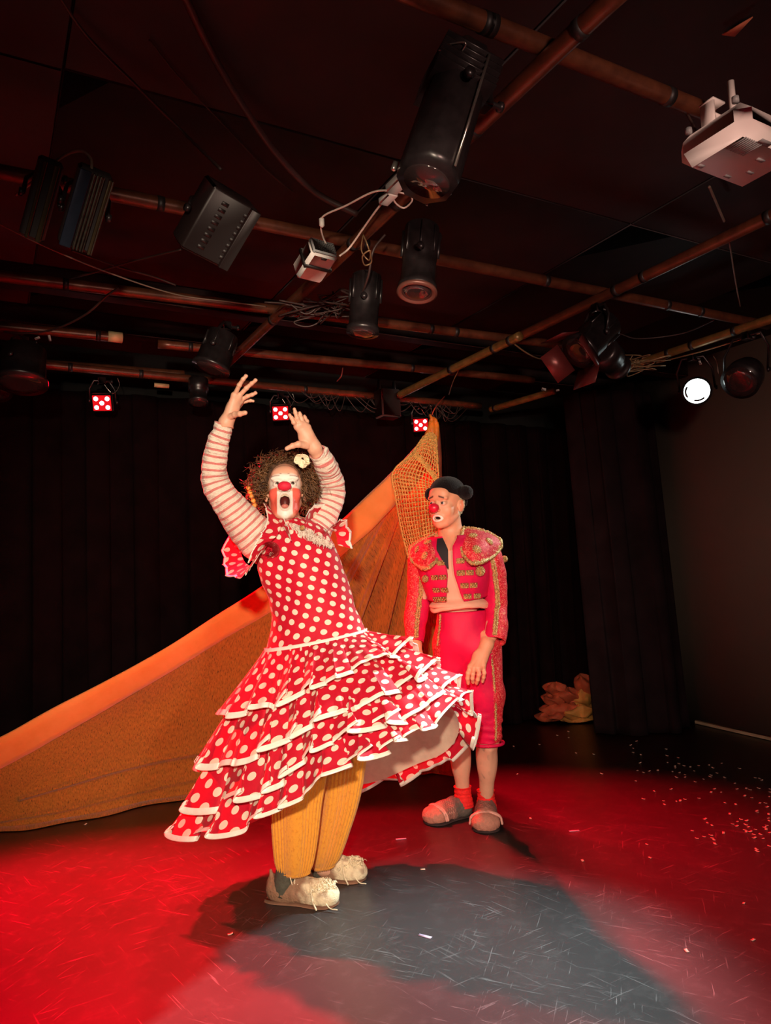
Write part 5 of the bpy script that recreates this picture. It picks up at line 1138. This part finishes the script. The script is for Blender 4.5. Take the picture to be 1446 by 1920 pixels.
# ================================================================ BULLFIGHTER CLOWN
def build_bullfighter():
    b0 = G(870, 1545, 0); root = thing('person', 'person in a red and gold bullfighter jacket, breeches and black hat, stooping', 'person', (b0[0], b0[1], 0))
    SK = (.74, .34, .20)
    skin = MAT('bullfighter_skin', (1, 1, 1), .5, var=.07, vs=50, bs=160, bst=.12, attr=True, sub=.12)
    fr = head_frame(P(836, 943, 3.60), 36, -3, 3)
    fr = (P(836, 944, 3.60), fr[1])
    nA, nB, nC = to_l(fr, P(843, 975, 3.64)), to_l(fr, P(846, 1003, 3.66)), to_l(fr, P(848, 1045, 3.62))
    F = Field((-.16, -.20, -.34), (.19, .15, .16), .0022)
    head_field(F, dict(jaw=.006, mouth=(.0225, .0130, .0042, -.073), eye=.0076, neck=[(nA, nB, .056, .060), (nB, nC, .060, .085)]))
    v, q = F.mesh(); x, y, z = v[:, 0], v[:, 1], v[:, 2]; nz = vnoise(v, 30, 1); W = to_w(fr, v)
    v_w = W.copy(); c = np.tile(A(SK), (len(v), 1)); front = sst(y, .02, .04)
    c = mixc(c, (.78, .26, .17), sst(nz, .0, .5)*.35)
    c = mixc(c, (.66, .42, .30), front*np.exp(-((abs(x)-.031)/.022)**2-((z+.004)/.014)**2)*.9)
    em = (x/.0215)**2+((z+.073)/.0115)**2
    c = mixc(c, (.05, .01, .01), (em < 1.0)*sst(-y, -.084, -.078))
    c = mixc(c, (.88, .80, .74), ((em >= .75) & (em < 2.1) & (y > .066))*1.0)
    c = mixc(c, (.50, .46, .40), front*np.exp(-(x/.012)**2-((z+.052)/.007)**2)*.7)
    bw = np.exp(-((z-(.033-.35*(abs(x)-.020)))/.0042)**2)*sst(abs(x), .012, .017)*(1-sst(abs(x), .040, .046))*front
    c = mixc(c, (.05, .01, .01), np.clip(bw*1.3, 0, 1)*.95)
    c = mixc(c, (.25, .10, .07), np.exp(-((z-.009+abs(abs(x)-.031)*.25)/.0018)**2)*(abs(abs(x)-.031) < .015)*sst(y, .05, .06)*.7)
    c = mixc(c, (.75, .16, .07), sst(abs(x), .078, .084)*.5)
    hairz = sst(-y+nz*.015, .000, .012)*sst(z+nz*.01, -.075, -.05)*(1-sst(abs(x), .078, .083))
    c = mixc(c, (.62, .52, .36), hairz*.8)
    Hm = [(W, q, c)]
    # hands
    Fr = Field(P(868, 1292, 3.62)-A([.03, .20, .02]), P(935, 1190, 3.62)+A([.03, .03, .03]), .0022)
    wr = P(913, 1208, 3.555); kn = [P(882, 1250, 3.50), P(889, 1253, 3.49), P(898, 1253, 3.49), P(906, 1249, 3.50)]
    Fr.cap(P(921, 1190, 3.59), wr, .034, .026, .015); Fr.cap(P(908, 1192, 3.59), wr, .026, .026, .015)
    hand(Fr, wr, kn, [
        ([kn[0], P(878, 1262, 3.49), P(877, 1272, 3.495), P(878, 1281, 3.51)], .0118, .0088),
        ([kn[1], P(887, 1264, 3.475), P(886, 1272, 3.48), P(887, 1279, 3.50)], .0112, .0082),
        ([kn[2], P(898, 1265, 3.475), P(896, 1274, 3.485), P(894, 1281, 3.505)], .0112, .0082),
        ([kn[3], P(908, 1262, 3.49), P(907, 1270, 3.50), P(905, 1278, 3.515)], .0102, .0074),
        ([P(897, 1228, 3.56), P(886, 1246, 3.575), P(882, 1258, 3.58), P(880, 1266, 3.575)], .0140, .0098)], wr=.0275)
    Fr.ell(P(899, 1234, 3.525), (.034, .018, .040), .015)
    for k_ in kn: Fr.cap(P(908, 1218, 3.53)+(k_-wr)*.1, k_+A([0, -.008, .004]), .004, .007, .008)
    Fl = Field(P(755, 1290, 3.70)-A([.02, .20, .02]), P(810, 1190, 3.70)+A([.02, .03, .03]), .0024)
    wl = P(779, 1210, 3.62); kl = [P(788, 1240, 3.59), P(783, 1243, 3.58), P(777, 1243, 3.59), P(771, 1240, 3.60)]
    Fl.cap(P(778, 1192, 3.63), wl, .031, .026, .015)
    hand(Fl, wl, kl, [
        ([kl[0], P(792, 1256, 3.57), P(794, 1266, 3.575), P(794, 1274, 3.59)], .0112, .0082),
        ([kl[1], P(785, 1258, 3.57), P(786, 1269, 3.575), P(786, 1278, 3.59)], .0112, .0082),
        ([kl[2], P(777, 1258, 3.58), P(777, 1268, 3.585), P(777, 1277, 3.60)], .0108, .0080),
        ([kl[3], P(769, 1254, 3.60), P(769, 1262, 3.605), P(769, 1270, 3.615)], .0096, .0072),
        ([P(788, 1225, 3.64), P(797, 1240, 3.65), P(799, 1250, 3.65), P(798, 1259, 3.65)], .0130, .0092)], wr=.0265)
    Fl.ell(P(780, 1227, 3.605), (.032, .018, .038), .015)
    # legs, torso and arms
    LK = [P(862, 1250, 3.74), P(862, 1390, 3.82), P(868, 1485, 3.89)]; RK = [P(912, 1250, 3.68), P(915, 1385, 3.74), P(912, 1500, 3.85)]
    B = Field((-.05, 3.30, 0.0), (.85, 4.0, 1.62), .0075)
    B.ell(P(853, 1062, 3.65), (.130, .080, .15), .04); B.ell(P(858, 1120, 3.67), (.105, .075, .14), .05); B.ell(P(866, 1190, 3.69), (.115, .085, .11), .05)
    AL = [P(795, 1045, 3.66), P(788, 1125, 3.68), P(779, 1205, 3.625)]; AR = [P(918, 1040, 3.64), P(930, 1125, 3.66), P(916, 1200, 3.57)]
    B.chain(AL, [.040, .034, .024], .02); B.chain(AR, [.040, .034, .024], .02)
    for K in (LK, RK): B.chain(K, [.065, .048, .030], .02)
    Lg = Field((.20, 3.45, .02), (.75, 3.95, .62), .0040)
    for K in (LK, RK):
        kn_, an = K[1], K[2]; m_ = kn_*.62+an*.38
        Lg.cap(kn_+A([0, 0, .08]), kn_, .060, .055, .02); Lg.ell(m_+A([0, .018, .03]), (.052, .054, .12), .03); Lg.cap(kn_, an, .048, .034, .03)
        Lg.cap(an, an+A([0, 0, -.05]), .033, .030, .01); Lg.cap(kn_+A([0, -.03, -.05]), an+A([0, -.008, .03]), .012, .010, .02)
    B.cap(LK[2], G(868, 1526)+A([0, 0, .05]), .026, .024, .01); B.cap(G(868, 1526)+A([0, 0, .045]), G(830, 1536)+A([0, 0, .035]), .022, .018, .01); B.cap(RK[2], G(912, 1528)+A([0, 0, .05]), .026, .024, .01); B.cap(G(912, 1528)+A([0, 0, .045]), G(912, 1548)+A([0, 0, .035]), .022, .018, .01)
    V = []; Q = []; Cc = []; n = 0
    for i, (a, b, cc) in enumerate(Hm+[(*f.mesh(), None) for f in (Fr, Fl, B, Lg)]):
        if cc is None:
            cc = np.tile(A(SK), (len(a), 1)); cc = mixc(cc, (.70, .24, .15), sst(vnoise(a, 30, 2), 0, .5)*.4)
            if i >= 3:
                cc = mixc(np.tile(A((.66, .38, .26)), (len(a), 1)), (.20, .14, .11), sst(vnoise(a*A([1, 1, .6]), 45, 7), .22, .45)*.55*np.exp(-((a[:, 0]-(P(913, 1440, 3.66)[0]))/.018)**2))
        V.append(a); Q.append(b+n); Cc.append(cc); n += len(a)
    mk('body', np.concatenate(V), np.concatenate(Q), skin, root, cols=np.concatenate(Cc))
    ew = bpy.data.materials['eyeball']
    for sx in (-1, 1): ball('eye', fr, (sx*.031, .0705, .0006), .0140, ew, root, cols=eye_cols((.12, 1, .02), (.09, .09, .10)), seg=20)
    ball('clown_nose', fr, (0, .112, -.022), (.0265, .0255, .0235), MAT('rubber_nose', (.66, .01, .04), .35, var=.1, vs=80, spec=.6), root, seg=20)
    tb = MB()
    for i in range(-4, 5): tb.box(to_w(fr, (i*.0038, .076-abs(i)*.001, -.0805+abs(i)*.0006)), fr[1][:, 0]*.0017, fr[1][:, 1]*.002, fr[1][:, 2]*.0028, .0007)
    tb.build('teeth', bpy.data.materials['teeth'], root)
    # cropped pale hair
    rs = np.random.RandomState(3); hb = MB(); k = 0
    while k < 700:
        d = nrm(rs.normal(size=3))
        if d[1] > .02 or d[2] > .35 or d[2] < -.95: continue
        p0 = A([0, -.014, .020])+d*A([.074, .092, .096]); g = nrm(d*.5+A([0, -.3, -1])+rs.normal(size=3)*.25)
        hb.tube(to_w(fr, A([p0, p0+g*.009+d*.002, p0+g*.018])), [.0011, .0010, .0004], 3, cap=False); k += 1
    hb.build('hair', MAT('pale_hair', (.66, .54, .34), .6, var=.25, vs=80), root, smooth=True, kind='stuff')
    # hat
    H = Field((-.16, -.16, -.03), (.16, .15, .17), .0032)
    hat_up = nrm(A([-.05, -.26, 1]))
    H.ell((0, -.020, .058), (.084, .103, .078), .02); H.ell((0, -.03, .030), (.082, .096, .060), .02)
    H.cut((0, .0, .040), -hat_up); 
    for sx in (-1, 1): H.ell((sx*.098, -.030, .050), (.036, .038, .036), .012)
    H.ell((0, -.018, .040), (.072, .091, .070), .003, 's')
    hv, hq = H.mesh(); c0 = A([0, -.02, .05]); dr = hv-c0; dr /= np.linalg.norm(dr, axis=1)[:, None]; hv = hv+dr*(vnoise(hv, 120, 3)*.0022*sst(abs(hv[:, 0]), .075, .09))[:, None]
    wool = MAT('black_wool', (.006, .004, .005), .95, var=.3, vs=150, bs=260, bst=.9, sheen=.10, spec=.1)
    hat = mk('hat', to_w(fr, hv), hq, wool, root, label='black montera hat with a woolly knob each side')
    st = MB(); st.tube(to_w(fr, cat([(-.078, -.062, .045), (-.077, -.070, .01), (-.066, -.080, -.012)], 14)), .007, 8); st.build('hat_tie', wool, hat, smooth=True)
    # --- torso garments
    fwd = nrm(A([-.16, -1, 0]))
    rings = [(818, 1003, 872, 1000, 3.64, .065), (798, 1016, 905, 1008, 3.64, .095), (788, 1035, 918, 1026, 3.63, .115), (788, 1062, 918, 1056, 3.63, .125), (796, 1092, 915, 1088, 3.64, .120),
             (806, 1118, 910, 1114, 3.655, .112), (812, 1135, 910, 1130, 3.66, .108), (820, 1150, 908, 1148, 3.67, .106)]
    ctr = []; hw = []; hd = []
    for a in rings:
        l_, r_ = P(a[0], a[1], a[4]), P(a[2], a[3], a[4]); ctr.append((l_+r_)/2); hw.append((r_-l_)/2); hd.append([a[5]]*3)
    nr = 60; cs, ws, ds = cat(ctr, nr), cat(hw, nr), cat(hd, nr)[:, 0]
    def tor(vv, th, off=0.0):                     # vv 0..1 down the torso, th angle: 0 left, pi/2 front
        f = vv*(nr-1); i = int(min(max(f, 0), nr-2)); f -= i
        c_, w_, d_ = cs[i]*(1-f)+cs[i+1]*f, ws[i]*(1-f)+ws[i+1]*f, ds[i]*(1-f)+ds[i+1]*f
        wl_ = np.linalg.norm(w_); wu = w_/wl_
        return c_-wu*math.cos(th)*(wl_+off)+fwd*math.sin(th)*(d_+off)
    peach = MAT('peach_jersey', (.76, .40, .28), .75, var=.08, vs=10, bs=40, bst=.3)
    T = np.stack([[tor(.30+.65*i/39, 2*PI*j/72, -.018+.004*noise.noise(Vector((j*.25, i*.12, 0)))+(.040*sst(A(i), 26, 35)-.055*sst(A(i), 35, 39))) for j in range(72)] for i in range(40)])
    shirt = grid('shirt', T, arc_uv(T, True), peach, root, wrap=True)
    # deep scoop: skin shows above the shirt
    hm = [tor(.89+.018*math.sin(t*2+.5)+.012*math.sin(3*t), t, .010) for t in np.linspace(0, 2*PI, 60, endpoint=False)]
    for kk, (dz, rr_) in enumerate(((-.004, .011),)):
        b = MB(); pp = A(hm+[hm[0]])+A([0, 0, dz]); b.tube(pp+vnoise(pp, 18, kk)[:, None]*.006, rr_, 10, cap=False); b.build('shirt_fold', peach, shirt, smooth=True)
    crim = MAT('crimson_satin', (.60, .004, .065), .62, var=.12, vs=14, bs=30, bst=.25, spec=.3); seq = sequin_mat('sequin_cloth', (.60, .010, .028), (.82, .30, .17))
    gold = gold_mat('gold_braid', (.22, .085, .018), (1.0, .72, .30)); blk = MAT('black_lining', (.012, .010, .014), .8, var=.2)
    def panel(name, t_in, t_out, v0, v1, off, mat, par, n=30, m=26, **kw):
        g_ = np.zeros((n, m, 3))
        for i in range(n):
            s = i/(n-1); a, b = t_in(s), t_out(s)
            for j in range(m):
                t = a+(b-a)*j/(m-1); vb = v1(j/(m-1)) if callable(v1) else v1
                g_[i, j] = tor(v0+(vb-v0)*s, t, off)
        o = grid(name, g_, arc_uv(g_), mat, par, **kw)
        sdf = o.modifiers.new('t', 'SOLIDIFY'); sdf.thickness = .006; sdf.offset = 0; return o, g_
    deg = math.radians
    # opening edges (angle from picture-left through the front)
    inL = lambda s: deg(np.interp(s, [0, .35, .6, 1], [70, 79, 81, 69])); inR = lambda s: deg(np.interp(s, [0, .25, .6, 1], [102, 89, 91, 104]))
    jl, gl = panel('jacket_front', inL, lambda s: deg(-8), .08, lambda u: .80-.05*u, .012, crim, root)
    jr, gr = panel('jacket_front', inR, lambda s: deg(188), .08, lambda u: .80-.08*u, .012, crim, root)
    jb, _ = panel('jacket_back', lambda s: deg(186), lambda s: deg(354), .06, .74, .012, crim, root)
    # black lapel turned out on the left
    lp, _ = panel('jacket_lapel', lambda s: deg(np.interp(s, [0, .5, 1], [73, 83, 84])), lambda s: deg(np.interp(s, [0, .5, 1], [62, 66, 82])), .12, .46, .020, blk, jl, label='black lapel')
    def edge_braid(pts, r, par, mat=gold, name='braid', amp=.0025):
        b = MB(); pts = A(pts); nn = max(12, int(np.linalg.norm(np.diff(pts, axis=0), axis=1).sum()/.004)); pp = cat(pts, nn)
        rr_ = r*(1+.30*np.sin(np.arange(nn)*2.1)); pp = pp+RNG.normal(size=pp.shape)*amp*.5; b.tube(pp, rr_, 7); return b.build(name, mat, par, smooth=True)
    def plaque(par, v_, th_, w_, h_):
        b = MB(); c_ = tor(v_, th_, .018); tx = nrm(tor(v_, th_+.05, .018)-tor(v_, th_-.05, .018)); up = nrm(tor(v_-.02, th_, .018)-tor(v_+.02, th_, .018)); nn = nrm(np.cross(tx, up)); nn = nn if nn@fwd > 0 else -nn
        b.box(c_, tx*w_*.46, up*h_*.42, nn*.004, .002)
        for k in range(6):
            t = 2*PI*k/6; q_ = c_+tx*math.cos(t)*w_*.33+up*math.sin(t)*h_*.34+nn*.003; b.lathe(q_, nn, [(0, h_*.17), (.003, h_*.14), (.004, .002)], 7)
        b.lathe(c_+nn*.004, nn, [(0, h_*.18), (.004, h_*.12)], 8)
        b.build('gold_frog', gold, par, smooth=False)
    for (v_, ths) in ((.41, (73,)), (.53, (59, 73)), (.645, (56, 72)), (.75, (50, 65))):
        for t in ths: plaque(jl, v_, deg(t), .040, .028)
    for (v_, ths) in ((.40, (101,)), (.50, (101, 115)), (.61, (106, 122)), (.725, (111, 131))):
        for t in ths: plaque(jr, v_, deg(t), .044, .030)
    # --- sleeves
    def sleeve(pts, rr, a0, a1, ca, cb):
        m, n = 80, 60; pp = cat(pts, m); r_ = cat([[q]*3 for q in rr], m)[:, 0]; T_, X_, Y_ = frames(pp, (1, 0, 0))
        th2 = np.arange(n)*2*PI/n; T = pp[:, None]+(X_[:, None]*np.cos(th2)[None, :, None]*1.0+Y_[:, None]*np.sin(th2)[None, :, None]*.92)*r_[:, None, None]
        f = T.reshape(-1, 3); T += (T-pp[:, None])/np.linalg.norm(T-pp[:, None], axis=2)[..., None]*((vnoise(f, 11, 3)*.010+vnoise(f, 26, 7)*.004).reshape(m, n))[..., None]
        ins = pp[-1]+(T[-1]-pp[-1])*.86; T2 = np.concatenate([T, ins[None], (pp[-5]+(T[-5]-pp[-5])*.84)[None]])
        px = A([(O_ is not None)]); mi = np.zeros((len(T2)-1, n), int)
        lat = (T2[:-1]-pp[np.minimum(np.arange(len(T2)-1), m-1)][:, None])@A([1, 0, 0]); rel = lat/r_[np.minimum(np.arange(len(T2)-1), m-1)][:, None]
        mi = ((rel > a0) & (rel < a1)).astype(int)
        s_ = grid('sleeve', T2, arc_uv(T2, True), [crim, seq], root, wrap=True, mi=mi.ravel())
        fi = np.where(T[0][:, 1] < pp[0][1])[0]
        j = [int(fi[np.argmin(abs(rel[i][fi]-(a0 if a0 > -1 else a1)))]) for i in range(m)]
        line = A([T[i][j[i]]+(T[i][j[i]]-pp[i])*.06 for i in range(6, m-1, 4)])
        edge_braid(line, .0075, s_); edge_braid(line+A([.011, -.004, 0]), .005, s_)
        return s_
    sR = sleeve([P(903, 1022, 3.65), P(919, 1045, 3.64), P(926, 1085, 3.66), P(930, 1130, 3.665), P(930, 1165, 3.63), P(927, 1203, 3.58)], [.050, .066, .064, .060, .060, .060], -.10, 2, 0, 0)
    sL = sleeve([P(800, 1030, 3.67), P(787, 1050, 3.67), P(784, 1090, 3.69), P(783, 1130, 3.69), P(779, 1165, 3.66), P(777, 1203, 3.63)], [.045, .056, .060, .060, .056, .050], -2, .08, 0, 0)
    # gold tassels under the arms
    for (pp_, r_) in ((P(900, 1067, 3.51), .020), (P(797, 1082, 3.53), .014), (P(946, 1045, 3.66), .013)):
        b = MB(); rs = np.random.RandomState(int(pp_[0]*100))
        for k in range(60):
            d = nrm(rs.normal(size=3)*A([1, .6, 1.2])); b.tube(cat([pp_, pp_+d*r_*.6, pp_+d*r_*1.2+A([0, 0, -.01])], 5), .0022, 4)
        b.build('tassel', gold, root)
    # --- shoulder plates
    def plate(name, ctrl, ros, scale_):
        c3 = [[P(*q) for q in row] for row in ctrl]; g_ = rows_interp(c3, 30, 30)
        o = grid(name, g_, arc_uv(g_), seq, root); md = o.modifiers.new('t', 'SOLIDIFY'); md.thickness = .010; md.offset = 0
        ring = np.concatenate([g_[0, ::3], g_[::3, -1], g_[-1, ::-3], g_[::-3, 0]]); ring = np.concatenate([ring, ring[:1]])
        cen = g_.mean((0, 1)); ring = ring+A([0, -.006, 0])
        edge_braid(ring, .0085, o); edge_braid(cen+(ring-cen)*.88+A([0, -.004, 0]), .0045, o, amp=.004)
        for (u, v_, r_) in ros:
            i, j = int(v_*29), int(u*29); p_ = g_[i, j]; du = g_[i, min(29, j+1)]-g_[i, max(0, j-1)]; dv = g_[min(29, i+1), j]-g_[max(0, i-1), j]; nn = nrm(np.cross(du, dv)); nn = nn if nn[1] < 0 else -nn
            b = MB(); x_, y_ = perp(nn)
            for k in range(12):
                t = 2*PI*k/12; b.tube([p_+nn*.006, p_+nn*.009+(x_*math.cos(t)+y_*math.sin(t))*r_*.6, p_+nn*.005+(x_*math.cos(t)+y_*math.sin(t))*r_], [.003, .0042, .0022], 5)
            b.lathe(p_+nn*.006, nn, [(0, r_*.35), (.006, r_*.28), (.009, .002)], 12); b.build('gold_rosette', gold, o)
        b = MB(); rs = np.random.RandomState(4)          # scroll embroidery
        for k in range(16):
            i, j = rs.randint(3, 27, 2); p_ = g_[i, j]; t = np.linspace(0, 5, 14); r0 = rs.uniform(.006, .012)
            du = nrm(g_[i, min(29, j+1)]-g_[i, j-1]); dv = nrm(g_[min(29, i+1), j]-g_[i-1, j]); nn = nrm(np.cross(du, dv)); nn = nn if nn[1] < 0 else -nn
            b.tube(p_+nn*.0065+np.outer(np.cos(t)*r0*(1-t/7), du)+np.outer(np.sin(t)*r0*(1-t/7), dv), .0011, 4)
        b.build('scroll_stitching', MAT('pink_thread', (.85, .40, .30), .5), o, kind='stuff')
        return o
    plate('shoulder_plate', [[(869, 990, 3.64), (893, 992, 3.64), (918, 1000, 3.66), (938, 1012, 3.68)],
                             [(866, 1003, 3.58), (892, 1006, 3.54), (918, 1014, 3.56), (940, 1024, 3.64)],
                             [(863, 1022, 3.53), (888, 1028, 3.47), (912, 1034, 3.50), (932, 1036, 3.60)],
                             [(868, 1040, 3.50), (884, 1056, 3.45), (904, 1054, 3.47), (926, 1042, 3.57)]],
          [(.30, .36, .022), (.68, .40, .022), (.42, .70, .025)], 1)
    plate('shoulder_plate', [[(818, 1000, 3.63), (802, 1008, 3.62), (786, 1016, 3.64), (771, 1026, 3.68)],
                             [(820, 1014, 3.58), (803, 1020, 3.55), (786, 1028, 3.58), (769, 1038, 3.66)],
                             [(822, 1032, 3.54), (805, 1040, 3.50), (788, 1046, 3.54), (772, 1050, 3.62)],
                             [(819, 1050, 3.51), (806, 1064, 3.48), (792, 1066, 3.52), (778, 1056, 3.60)]],
          [(.35, .30, .021), (.75, .36, .019), (.50, .66, .022)], 1)
    # --- breeches
    Bf = Field((.10, 3.38, .40), (.85, 4.0, 1.18), .0055)
    Bf.ell(P(865, 1155, 3.68), (.123, .105, .09), .05); Bf.ell(P(868, 1195, 3.68), (.142, .115, .12), .06)
    Bf.chain([P(850, 1215, 3.70), P(846, 1300, 3.76), P(852, 1375, 3.81)], [.098, .085, .070], .03)
    Bf.chain([P(900, 1215, 3.66), P(911, 1300, 3.70), P(915, 1380, 3.735)], [.108, .088, .070], .03)
    Bf.cut(P(865, 1146, 3.66), (0, 0, 1)); zc = P(915, 1392, 3.74)[2]; Bf.cut((0, 0, zc), (0, 0, -1))
    v, q = Bf.mesh(); nz = vnoise(v*A([1, 1, .7]), 12, 5)*.008+vnoise(v*A([1, 1, 2.5]), 16, 9)*.006*sst(-v[:, 2], -.62, -.5)+np.sin(v[:, 2]*150+v[:, 0]*12)*.003*sst(-v[:, 2], -.55, -.50)
    cx = np.where(v[:, 0] > P(882, 1300, 3.66)[0], P(911, 1300, 3.65)[0], P(848, 1300, 3.70)[0]); dr = np.stack([v[:, 0]-cx, v[:, 1]-3.71, 0*cx], 1); dr /= np.linalg.norm(dr, axis=1)[:, None]+1e-6
    v = v+dr*nz[:, None]
    fc = v[q].mean(1); sx0 = P(905, 1200, 3.66)[0]; z1, z0 = P(905, 1200, 3.66)[2], P(915, 1385, 3.66)[2]
    lx = np.interp(fc[:, 2], [z0, z1], [P(934, 1385, 3.67)[0]-.018, P(921, 1215, 3.6)[0]]); mi = (fc[:, 0] > lx).astype(int)
    lx2 = np.interp(fc[:, 2], [z0, z1], [P(822, 1385, 3.7)[0]+.01, P(824, 1200, 3.66)[0]]); mi |= (fc[:, 0] < lx2)
    br = mk('breeches', v, q, [crim, seq], root, mi=mi)
    edge_braid([P(919, 1212, 3.56), P(925, 1260, 3.585), P(928, 1300, 3.61), P(930, 1340, 3.635), P(930, 1388, 3.66)], .0055, br)
    edge_braid([P(826, 1152, 3.60), P(824, 1180, 3.585), P(820, 1210, 3.60)], .005, br)
    b = MB(); pts = [P(915, 1393, 3.74)+A([math.cos(t)*.077, math.sin(t)*.074, 0]) for t in np.linspace(0, 2*PI, 40)]
    b.tube(pts, .008, 8, cap=False); b.build('cuff', crim, br, smooth=True)
    # --- socks, shoes
    skm = MAT('red_sock', (.75, .012, .012), .8, var=.15, vs=60, bs=120, bst=.5)
    for K, py in ((LK, 0), (RK, 1)):
        an = K[2]; gnd = A([an[0], an[1], 0]); top = an+A([0, 0, .03 if not py else .05]); m = 30; zz = np.linspace(top[2], .05, m)
        pts = np.stack([an[0]+0*zz, an[1]+0*zz, zz], 1); r_ = .043+.0012*np.sin(np.arange(m)*1.1+.8*np.sin(np.arange(m)*.5))+.010*sst(-zz, -.12, -.05); r_[0] += .004; r_[1] += .003
        bb = MB(); bb.tube(pts, r_, 24); bb.build('sock', skm, root, smooth=True)
    shm = dict(shoe=MAT('woven_rag', (1, 1, 1), .9, var=.25, vs=80, bs=160, bst=.9, attr=True), sole=MAT('dark_sole', (.05, .03, .03), .8), roll=MAT('rolled_cloth', (.72, .38, .31), .85, var=.2, vs=60, bs=120, bst=.6))
    shoe('shoe', G(882, 1526), G(800, 1546), root, shm, 'woven', 5); shoe('shoe', G(912, 1530), G(912, 1563), root, shm, 'woven', 6)
    return root
import time as _t
_t0 = _t.time()
build_room(); build_cloths(); build_confetti(); build_rig(); print('rig', _t.time()-_t0)
build_dancer(); print('dancer', _t.time()-_t0)
build_bullfighter(); print('man', _t.time()-_t0)
